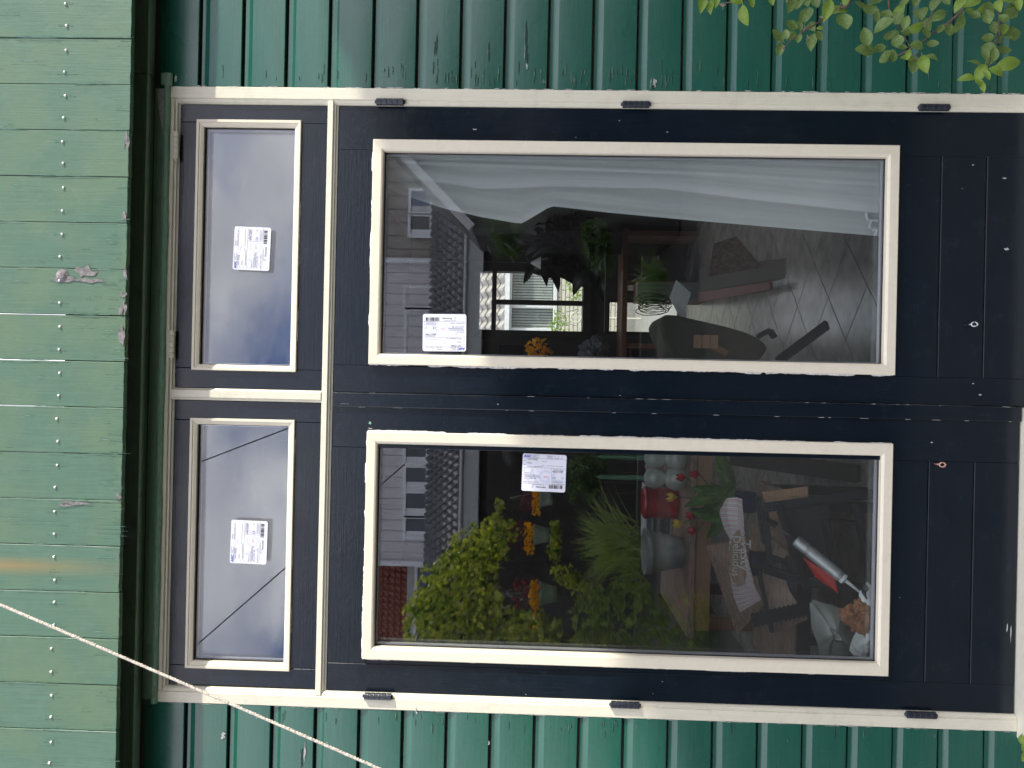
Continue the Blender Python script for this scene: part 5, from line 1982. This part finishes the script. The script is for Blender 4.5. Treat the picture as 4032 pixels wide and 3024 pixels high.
# refine
nv, nu_ = 28, 9
vs, uvs = [], []
for a in range(nv + 1):
    fa = a / nv * (len(rows) - 1)
    i = min(int(fa), len(rows) - 2)
    fa -= i
    for b_ in range(nu_ + 1):
        fb2 = b_ / nu_ * 3
        j = min(int(fb2), 2)
        fb2 -= j
        q_ = (rows[i][j].lerp(rows[i][j + 1], fb2)).lerp(rows[i + 1][j].lerp(rows[i + 1][j + 1], fb2), fa)
        vs.append(q_)
        uvs.append((b_ / nu_ * 1.0, a / nv * 3.4))
fs = []
oc = at(2905, 2192, yv)
for a in range(nv):
    for b_ in range(nu_):
        i0 = a * (nu_ + 1) + b_
        fs.append((i0, i0 + 1, i0 + nu_ + 2, i0 + nu_ + 1))
me = bpy.data.meshes.new('printed_card')
me.from_pydata([tuple(v) for v in vs], [], fs)
ul = me.uv_layers.new(name='UVMap')
for p_ in me.polygons:
    for li, vi in zip(p_.loop_indices, p_.vertices):
        ul.data[li].uv = uvs[vi]
me.update()
o = link('printed_card', me, M['folk'], cs)
so = o.modifiers.new('thickness', 'SOLIDIFY')
so.thickness = .0015
ov = MB()
e1 = Vector((0, 0, -1)) * pxm(38, yv)
e2 = Vector((-1, 0, 0)) * pxm(108, yv)
ring = [oc + Vector((0, -.022, 0)) + e1 * math.cos(a) + e2 * math.sin(a) for a in [i * PI / 14 for i in range(28)]]
ov.add(ring + [q_ + Vector((0, .006, 0)) for q_ in ring], [tuple(range(28)), tuple(range(28, 56))[::-1]] + [(i, (i + 1) % 28, 28 + (i + 1) % 28, 28 + i) for i in range(28)])
ov.build('oval_window', M['woodgrey'], cs)
for (s_, du, dv_, sz_) in (('Tasty', 4, -72, .052), ('Delicious', -26, -88, .040)):
    q_ = oc + Vector((0, -.026, 0)) + Vector((0, 0, -1)) * pxm(du, yv) + Vector((-1, 0, 0)) * pxm(dv_, yv)
    # the card stands on its head: writing runs towards -x with the letter tops down
    mt = Matrix.Translation(q_ - cs.location) @ Matrix((Vector((-1, 0, 0)), Vector((0, 0, -1)), Vector((0, -1, 0)))).transposed().to_4x4()
    text_part(s_, sz_, M['whitepaper'], cs, mt)
# dark ribbed beaker
bp_ = at(2860, 2215, .8)
bk = thing('beaker', 'dark ribbed beaker standing on the bench behind the card sleeve', 'beaker', (bp_.x, .8, bz_))
pf = []
for i in range(13):
    h = bz_ + (i / 12) * .15 - bz_
    pf.append((.042 + .008 * i / 12 + (.003 if i % 2 else 0), h))
MB().lathe([(.001, 0)] + pf + [(.045, .15), (.04, .02), (.001, .02)], (bp_.x, .8, bz_), n=22).build('cup', M['blue'], bk)
MB().lathe([(.001, .151), (.03, .152), (.026, .17), (.001, .175)], (bp_.x, .8, bz_), n=14).build('knob', M['steel'], bk)

# large pale pot behind the table edge and hanging lamp
py_ = TY0 + .14
pt_ = at(2590, 2172, py_)
lp = thing('large_bowl', 'wide pale grey pot with a thick rim standing on the rough table', 'pot', (pt_.x, py_, TZ))
MB().lathe([(.001, 0), (.070, 0), (.088, .09), (.098, .15), (.108, .152), (.112, .185), (.100, .185), (.092, .15), (.001, .13)], (pt_.x, py_, TZ), n=32).build('pot', M['cloth'], lp, smooth=True)
q_ = at(2052, 1758, 1.6)
hl = thing('pendant_lamp', 'black domed pendant lamp hanging inside, its shade half hidden by the door centre', 'lamp', (q_.x, 1.6, q_.z))
pr = [(.16 * math.cos(a), .13 * math.sin(a)) for a in [R(x) for x in range(0, 91, 10)]]
MB().lathe([(.158, -.012)] + pr[:-1] + [(.012, .131), (.010, .17), (.0005, .17)], (q_.x, 1.6, q_.z - .03), n=32).build('shade', M['black'], hl, smooth=True)
MB().tube([(q_.x, 1.6, q_.z + .12), (q_.x, 1.6, RZ)], .003, 6).build('cord', M['black'], hl)

# ---- garden chairs folded against the glass
def bars(parent, m, segs, w_, name='frame_bar'):
    for (a, b_) in segs:
        pa, pb = at(*a), at(*b_)
        d_ = (pb - pa)
        q4 = d_.to_track_quat('Z', 'Y').to_matrix().to_4x4()
        mb = MB().box(-w_, w_, -w_ * .5, w_ * .5, 0, d_.length, Matrix.Translation(pa) @ q4)
        mb.build(name, m, parent, bevel=.002)


def panel(parent, m, quad, name, th=.004):
    q_ = [at(*c) for c in quad]
    n_ = (q_[1] - q_[0]).cross(q_[3] - q_[0]).normalized() * th
    MB().add(q_ + [p_ + n_ for p_ in q_], [(0, 1, 2, 3), (7, 6, 5, 4), (0, 4, 5, 1), (1, 5, 6, 2), (2, 6, 7, 3), (3, 7, 4, 0)]).build(name, m, parent)


c1 = thing('folding_chair', 'slate blue folding garden chair with dark mesh seat leaning behind the glass', 'chair', (-.5, .5, FZ))
bars(c1, M['chair'], [((3440, 1945, .42), (3010, 1998, .50)), ((3370, 1985, .42), (3430, 2320, .40)), ((3010, 1998, .52), (3030, 2210, .5)),
                      ((3430, 2320, .40), (3170, 2290, .48)), ((3170, 2290, .48), (3010, 2240, .55)), ((3060, 1985, .46), (3180, 2330, .45)),
                      ((3245, 2040, .38), (3290, 2260, .36)), ((2985, 1955, .6), (3010, 2140, .6))], .016)
panel(c1, M['mesh'], [(3080, 1990, .50), (3260, 1970, .44), (3290, 2250, .44), (3120, 2290, .50)], 'mesh_seat')
c2 = thing('garden_chair', 'dark framed chair with curved mesh back under the rough planks, lower down', 'chair', (-.85, .6, FZ))
bars(c2, M['chair'], [((2970, 2235, .55), (3080, 2200, .55)), ((3080, 2200, .55), (3120, 2330, .5)), ((2985, 2240, .55), (3040, 2490, .5)),
                      ((3120, 2330, .5), (3180, 2420, .5))], .012)
panel(c2, M['woodgrey'], [(3000, 2245, .60), (3075, 2215, .58), (3180, 2440, .52), (3040, 2495, .56)], 'rough_plank', .02)
c3 = thing('table_leg_post', 'thick black square leg leaning across behind the glass near the door centre', 'post', (-.2, .75, FZ))
bars(c3, M['black'], [((2880, 1800, .95), (3385, 1866, .62))], .032, 'post')
c4 = thing('rough_board', 'rough weathered board resting slantwise under the card sleeve', 'board', (-.6, .7, FZ))
panel(c4, M['woodgrey'], [(2955, 2060, .70), (3110, 2180, .62), (3085, 2200, .62), (2960, 2150, .72)], 'board', .018)
panel(c4, M['wood_l'], [(3000, 1938, .75), (3180, 1915, .66), (3180, 2020, .66), (3040, 2050, .72)], 'pale_board', .018)
c5 = thing('paving_slabs', 'pile of brown stone slabs behind the chair frames', 'slabs', (-.8, .8, FZ))
panel(c5, M['woodgrey'], [(2780, 2150, 1.1), (2990, 2120, .9), (3010, 2380, .9), (2900, 2500, 1.1)], 'stone_slab', .03)
c6 = thing('saw', 'hand saw with a toothed dark blade lying across the chair seat', 'saw', (-.9, .6, .45))
sa, sb = at(2955, 2420, .50), at(3185, 2370, .46)
mb = MB()
nt_ = 26
pv = []
d_ = sb - sa
up_ = Vector((.0, 0, 1)).cross(d_).normalized()
nrm_ = d_.normalized().cross(Vector((0, 1, 0))).normalized()
for i in range(nt_ + 1):
    pv.append(sa + d_ * i / nt_ + nrm_ * (.006 if i % 2 else 0))
vs = pv + [q_ - nrm_ * (.05) for q_ in pv]
fs = [(i, i + 1, nt_ + 2 + i, nt_ + 1 + i) for i in range(nt_)]
mb.add(vs, fs)
o = mb.build('saw_blade', M['mesh'], c6, recalc=False)

# ---- sealant gun with a silver cartridge
ga, gb = at(3130, 2125, .30), at(3312, 2272, .24)
sg = thing('sealant_gun', 'sealant gun with silver cartridge and red frame lying in the folding chair', 'tool', tuple((ga + gb) / 2))
d_ = (gb - ga)
ln = d_.length
ax = d_.normalized()
rad = pxm(23, .27)
MB().lathe([(.001, 0), (rad * .55, .001), (rad * .9, .004), (rad, .01), (rad, .045), (rad * .93, .048), (rad * .93, .053), (rad, .056), (rad, ln * .93), (rad * .9, ln), (rad * .35, ln + .001), (.001, ln + .001)],
           ga, ax, 24).build('cartridge', M['silver'], sg, smooth=False)
MB().lathe([(rad * .85, ln + .0015), (rad * .85, ln + .012), (rad * .38, ln + .016), (rad * .32, ln + .02), (rad * .10, ln + .085), (.0008, ln + .086)], ga, ax, 16).build('nozzle', M['whitepaper'], sg, smooth=False)
ra, rb_, rc_, rd_ = at(3165, 2200, .30), at(3290, 2275, .27), at(3298, 2335, .27), at(3225, 2290, .30)
panel(sg, M['red'], [(3162, 2196, .315), (3285, 2272, .285), (3300, 2338, .28), (3212, 2272, .315)], 'red_cradle', .012)
MB().tube([at(3110, 2110, .32), at(3060, 2075, .36), at(3035, 2062, .38)], .004, 6).build('push_rod', M['steel'], sg)
MB().tube([at(3015, 2050, .38), at(3060, 2068, .37)], .011, 8).build('grip', M['black'], sg)

# ---- grey bag and crumpled paper in the corner
bg_ = thing('cloth_bag', 'soft pale grey cloth bag slumped in the bottom corner behind the glass', 'bag', tuple(at(3300, 2500, .2)))
OUT = [(3184, 2372), (3215, 2366), (3290, 2385), (3330, 2410), (3370, 2470), (3420, 2600), (3300, 2640), (3240, 2600), (3200, 2500)]
cc = at(3290, 2500, .16)
nrg = 28
vs, fs = [cc], []
for rg in range(1, 7):
    for k in range(nrg):
        t_ = k / nrg * len(OUT)
        i = int(t_) % len(OUT)
        j = (i + 1) % len(OUT)
        fq = t_ - int(t_)
        u = OUT[i][0] + (OUT[j][0] - OUT[i][0]) * fq
        v = OUT[i][1] + (OUT[j][1] - OUT[i][1]) * fq
        s = rg / 6
        p_ = at(3290 + (u - 3290) * s, 2500 + (v - 2500) * s, .16 + .12 * s * s)
        p_.y += .018 * math.sin(k * 1.9 + s * 3) * s + .01 * math.sin(k * .7)
        vs.append(p_)
for k in range(nrg):
    fs.append((0, 1 + k, 1 + (k + 1) % nrg))
for rg in range(5):
    for k in range(nrg):
        a = 1 + rg * nrg + k
        b_ = 1 + rg * nrg + (k + 1) % nrg
        fs.append((a, b_, b_ + nrg, a + nrg))
o = mesh('bag_cloth', vs, fs, M['cloth'], bg_, smooth=True)
ss = o.modifiers.new('smooth', 'SUBSURF')
ss.levels = ss.render_levels = 1


def crumple(name, m, c, size, seed, parent, n=2, flat=.5):
    bm = bmesh.new()
    bmesh.ops.create_icosphere(bm, subdivisions=n, radius=1)
    rr_ = random.Random(seed)
    for v in bm.verts:
        k_ = 1 + .5 * noise.noise(v.co * 2.2 + Vector((seed, 0, 0))) + rr_.uniform(-.16, .16)
        v.co = Vector((v.co.x * size[0], v.co.y * size[1], v.co.z * size[2])) * k_ + Vector(c)
    me_ = bpy.data.meshes.new(name)
    bm.to_mesh(me_)
    bm.free()
    return link(name, me_, m, parent)


cp = thing('paper_scraps', 'crumpled brown leaves and torn white printed paper stuffed into the corner', 'paper scraps', tuple(at(3390, 2470, .12)))
crumple('brown_leaf', M['brownpaper'], at(3370, 2420, .13), (.035, .02, .045), 1, cp, 3)
crumple('brown_leaf', M['brownpaper'], at(3400, 2460, .12), (.04, .02, .03), 2, cp, 3)
crumple('brown_leaf', M['brownpaper'], at(3395, 2390, .12), (.025, .02, .025), 3, cp, 3)
crumple('torn_paper', M['whitepaper'], at(3415, 2350, .115), (.035, .012, .022), 4, cp, 2)
crumple('torn_paper', M['whitepaper'], at(3390, 2535, .115), (.04, .01, .03), 5, cp, 2)
crumple('torn_paper', M['whitepaper'], at(3420, 2500, .11), (.015, .01, .012), 6, cp, 2)
for k in range(5):
    a_ = at(3396 + k * 4, 2335 + k * 6, .10)
    MB().tube([a_, a_ + Vector((.02, -.004, .006)), a_ + Vector((.035, -.004, -.004))], .0022, 5).build('printed_stripe', M['mesh'], cp)

# ---- things seen through the right door
cty = 4.7
ctz = at(2455, 1200, cty).z
ct = thing('sideboard', 'brown wooden counter running across the room below the back window', 'counter', (.5, cty, FZ))
MB().box(-.2, RX1 - .02, cty, cty + .45, ctz - .035, ctz + .012).build('counter_top', M['wood'], ct, bevel=.004)
for xx in (-.15, .35, .92, RX1 - .08):
    MB().box(xx, xx + .045, cty + .02, cty + .42, FZ, ctz - .036).build('side_panel', M['wood'], ct)
MB().box(-.15, .34, cty + .41, cty + .43, FZ, ctz - .036).build('back_panel', M['roomdark'], ct)
for zz_ in (.32, .58):
    MB().box(-.10, .349, cty + .03, cty + .40, FZ + zz_, FZ + zz_ + .02).build('shelf', M['wood'], ct)
cv = thing('dark_houseplant', 'black silhouetted houseplant with long leaves hanging before the bright back window', 'houseplant', tuple(at(2150, 1060, 3.6)))
plm = leaf_mesh('long_leaf', plain('silhouette_black_leaf', (.010, .014, .008), .5), .34, .2)  # backlit silhouette put into the leaf colour as near black
rr = random.Random(31)
for (u, v, ln, ang) in ((2180, 1100, 130, 62), (2110, 1045, 120, 40), (2140, 1065, 140, 20), (2250, 1090, 150, 30), (2290, 1110, 130, 130), (2080, 1075, 90, 110), (2010, 990, 90, 50),
                        (2035, 1005, 80, 120), (2340, 1070, 120, 90), (2310, 1060, 140, 50), (2200, 1040, 150, 10), (2160, 1010, 140, 350), (2230, 1000, 160, 40),
                        (2370, 1050, 150, 100), (2120, 980, 120, 330), (2060, 960, 100, 200), (2290, 1000, 150, 70), (2370, 1140, 110, 80), (1925, 1000, 70, 70)):
    y = 4.3 + rr.uniform(-.2, .2)
    L_ = pxm(ln, y)
    a = R(ang)
    dv = Vector((-math.sin(a), 0, -math.cos(a)))
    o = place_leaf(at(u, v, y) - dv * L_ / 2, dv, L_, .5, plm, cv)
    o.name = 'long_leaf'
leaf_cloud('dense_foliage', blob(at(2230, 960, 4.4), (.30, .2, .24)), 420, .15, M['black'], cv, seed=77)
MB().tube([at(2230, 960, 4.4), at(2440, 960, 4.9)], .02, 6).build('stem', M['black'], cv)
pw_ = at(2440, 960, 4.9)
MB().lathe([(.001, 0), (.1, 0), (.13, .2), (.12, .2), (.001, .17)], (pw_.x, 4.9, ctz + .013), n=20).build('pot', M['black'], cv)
# standing lamp cone and thin rod
bl = thing('white_lamp', 'small white cone lamp on a thin rod in front of the back window', 'lamp', tuple(at(2115, 1035, 3.3)))
q_ = at(2110, 1035, 3.3)
MB().lathe([(.045, -.035), (.008, .035), (.001, .036)], q_, (0, 0, 1), 14).build('lamp_shade', M['whitepaper'], bl)
MB().tube([q_ + Vector((0, 0, .03)), Vector((q_.x, q_.y, RZ))], .003, 5).build('rod', M['steel'], bl)
# slate fleece heap
q_ = at(2325, 1385, 2.95)
hp_ = thing('fleece_heap', 'heap of slate grey fleece on the counter near the door centre', 'cloth', tuple(q_))
crumple('fleece', M['greycloth'], at(2340, 1385, cty + .12), (.13, .12, .12), 9, hp_, 4)
# hanging vine string
vs_a, vs_b = at(2382, 1000, 2.2), at(2380, 1318, 2.2)
sg2 = MB().tube([at(2382, 1000, 2.2), at(2384, 1080, 2.2), at(2381, 1200, 2.2), at(2379, 1310, 2.2)], .0028, 5).build('rail_cord', M['cloth'])
tag(sg2, 'thin pale cord stretched across the room before the dark shelves', 'cord')
# wire basket
wb_ = thing('wire_basket', 'black wire basket of tangled loops on the pale cabinet', 'basket', tuple(at(2570, 1190, 4.1)))
rr = random.Random(5)
for k in range(12):
    c = at(2570 + rr.uniform(-12, 12), 1170 + k * 5, 4.1 + rr.uniform(-.05, .05))
    ra = pxm(rr.uniform(40, 62), 4.1)
    tlt = rr.uniform(-.25, .25)
    MB().tube([c + Vector((rr.uniform(-.002, .002) + ra * .35 * math.sin(a), ra * .6 * math.sin(a), ra * math.cos(a) + tlt * ra * math.sin(a))) for a in [i * PI / 12 for i in range(25)]], .0036, 4).build('wire_loop', M['black'], wb_)
cbx = thing('pale_cabinet', 'pale narrow boarded cabinet under the wire basket', 'cabinet', tuple(at(2560, 1260, 4.4)))
qa, qb = at(2510, 1183, 4.4), at(2680, 1110, 4.4)
for i in range(5):
    x0 = qa.x + (qb.x - qa.x) * i / 5
    x1 = qa.x + (qb.x - qa.x) * (i + 1) / 5 - .004
    MB().box(x0, x1, 4.4, 4.42, FZ, qa.z).build('cabinet_board', M['cloth'], cbx)
MB().box(qa.x, qb.x, 4.422, 4.68, FZ, qa.z).build('cabinet_body', M['wood'], cbx)
# open pale striped board and cushion
op = thing('striped_board', 'pale grey striped folding board standing in front of the dark cushion', 'board', tuple(at(2680, 1200, 1.6)))
n_ = 7
q0, q1, q2, q3 = at(2663, 1102, 1.6), at(2722, 1155, 1.5), at(2700, 1225, 1.5), at(2637, 1172, 1.62)
for i in range(n_):
    a, b_ = i / n_, (i + .86) / n_
    p_ = [q0.lerp(q1, a), q0.lerp(q1, b_), q3.lerp(q2, b_), q3.lerp(q2, a)]
    MB().add(p_ + [x + Vector((0, .012, 0)) for x in p_], [(0, 1, 2, 3), (7, 6, 5, 4), (0, 4, 5, 1), (1, 5, 6, 2), (2, 6, 7, 3), (3, 7, 4, 0)]).build('slat', M['whitepaper'], op)
q0, q1, q2 = at(2700, 1226, 1.5), at(2639, 1176, 1.62), at(2712, 1312, 1.45)
MB().add([q0, q1, q2, q0 + Vector((0, .01, 0)), q1 + Vector((0, .01, 0)), q2 + Vector((0, .01, 0))], [(0, 1, 2), (5, 4, 3), (0, 3, 4, 1), (1, 4, 5, 2), (2, 5, 3, 0)]).build('slat_end', M['whitepaper'], op)
cu_ = thing('lounge_chair', 'olive cushioned lounge chair with dark slanting legs on the tiled floor', 'chair', tuple(at(2900, 1350, 1.5)))
OUTC = [(2590, 1275), (2615, 1238), (2660, 1240), (2760, 1262), (2860, 1285), (2930, 1305), (2985, 1330), (3025, 1362), (3020, 1385), (2980, 1430), (2700, 1440), (2640, 1400)]
P_ = []
poly = [at(u, v, 1.45) for (u, v) in OUTC]
MB().add(poly + [p_ + Vector((0, .35, 0)) for p_ in poly], [tuple(range(12)), tuple(range(12, 24))[::-1]] + [(i, (i + 1) % 12, 12 + (i + 1) % 12, 12 + i) for i in range(12)]).build('cushion', M['olive'], cu_, bevel=.02, seg=3)
bars(cu_, M['wood'], [((2745, 1330, 1.40), (2860, 1395, 1.40))], .03, 'wooden_arm')
bars(cu_, M['chair'], [((3258, 1278, 1.1), (3060, 1425, 1.30)), ((2985, 1325, 1.48), (3030, 1300, 1.48)), ((3030, 1300, 1.48), (3050, 1330, 1.48))], .022, 'leg')
bx = thing('wooden_crate', 'small light wooden crate standing on the olive chair', 'crate', tuple(at(2780, 1345, 1.35)))
qa, qb = at(2730, 1370, 1.36), at(2830, 1320, 1.36)
for i in range(3):
    z0 = qb.z + (qa.z - qb.z) * i / 3
    MB().box(qa.x, qb.x, 1.36, 1.37, z0 + .002, z0 + (qa.z - qb.z) / 3 - .002).build('crate_slat', M['wood_l'], bx)
# low boards and rug, red strip
rg = thing('red_bench', 'dark red painted bench top crossing above the shiny floor tiles', 'bench', tuple(at(3000, 1160, 2.1)))
panel(rg, plain('dull_red_wood', (.16, .022, .018), .5), [(2750, 1190, 3.6), (2750, 1150, 3.6), (3030, 1110, 2.3), (3030, 1140, 2.3)], 'bench_edge', .02)
panel(rg, M['roomdark'], [(2750, 1149, 3.62), (2750, 1060, 3.62), (3150, 1010, 2.1), (3150, 1085, 2.1)], 'bench_side', .02)
rug = thing('rug', 'faded pink patterned rug hanging beyond the bench', 'rug', tuple(at(2850, 1000, 2.7)))
panel(rug, plain('faded_pink_rug', (.20, .12, .125), .9, var=.6, scale=40), [(2790, 1085, 2.6), (2810, 960, 2.7), (2900, 930, 2.7), (3000, 1050, 2.5)], 'rug_cloth', .01)
hp2 = thing('picture_frame', 'small black picture frame on the wall below the back window', 'picture frame', tuple(at(2010, 1372, RYB - .02)))
qa, qb = at(2060, 1395, RYB - .02), at(1965, 1358, RYB - .02)
MB().box(qa.x, qb.x, RYB - .03, RYB - .004, qa.z, qb.z).build('frame', M['black'], hp2)
of = thing('orange_bouquet', 'small orange flowers standing on the dim shelf below the back window', 'flowers', tuple(at(2115, 1375, 3.6)))
leaf_cloud('blooms', blob(at(2115, 1378, 3.6), (.09, .05, .09)), 160, .035, M['orange'], of, aspect=1, seed=3)
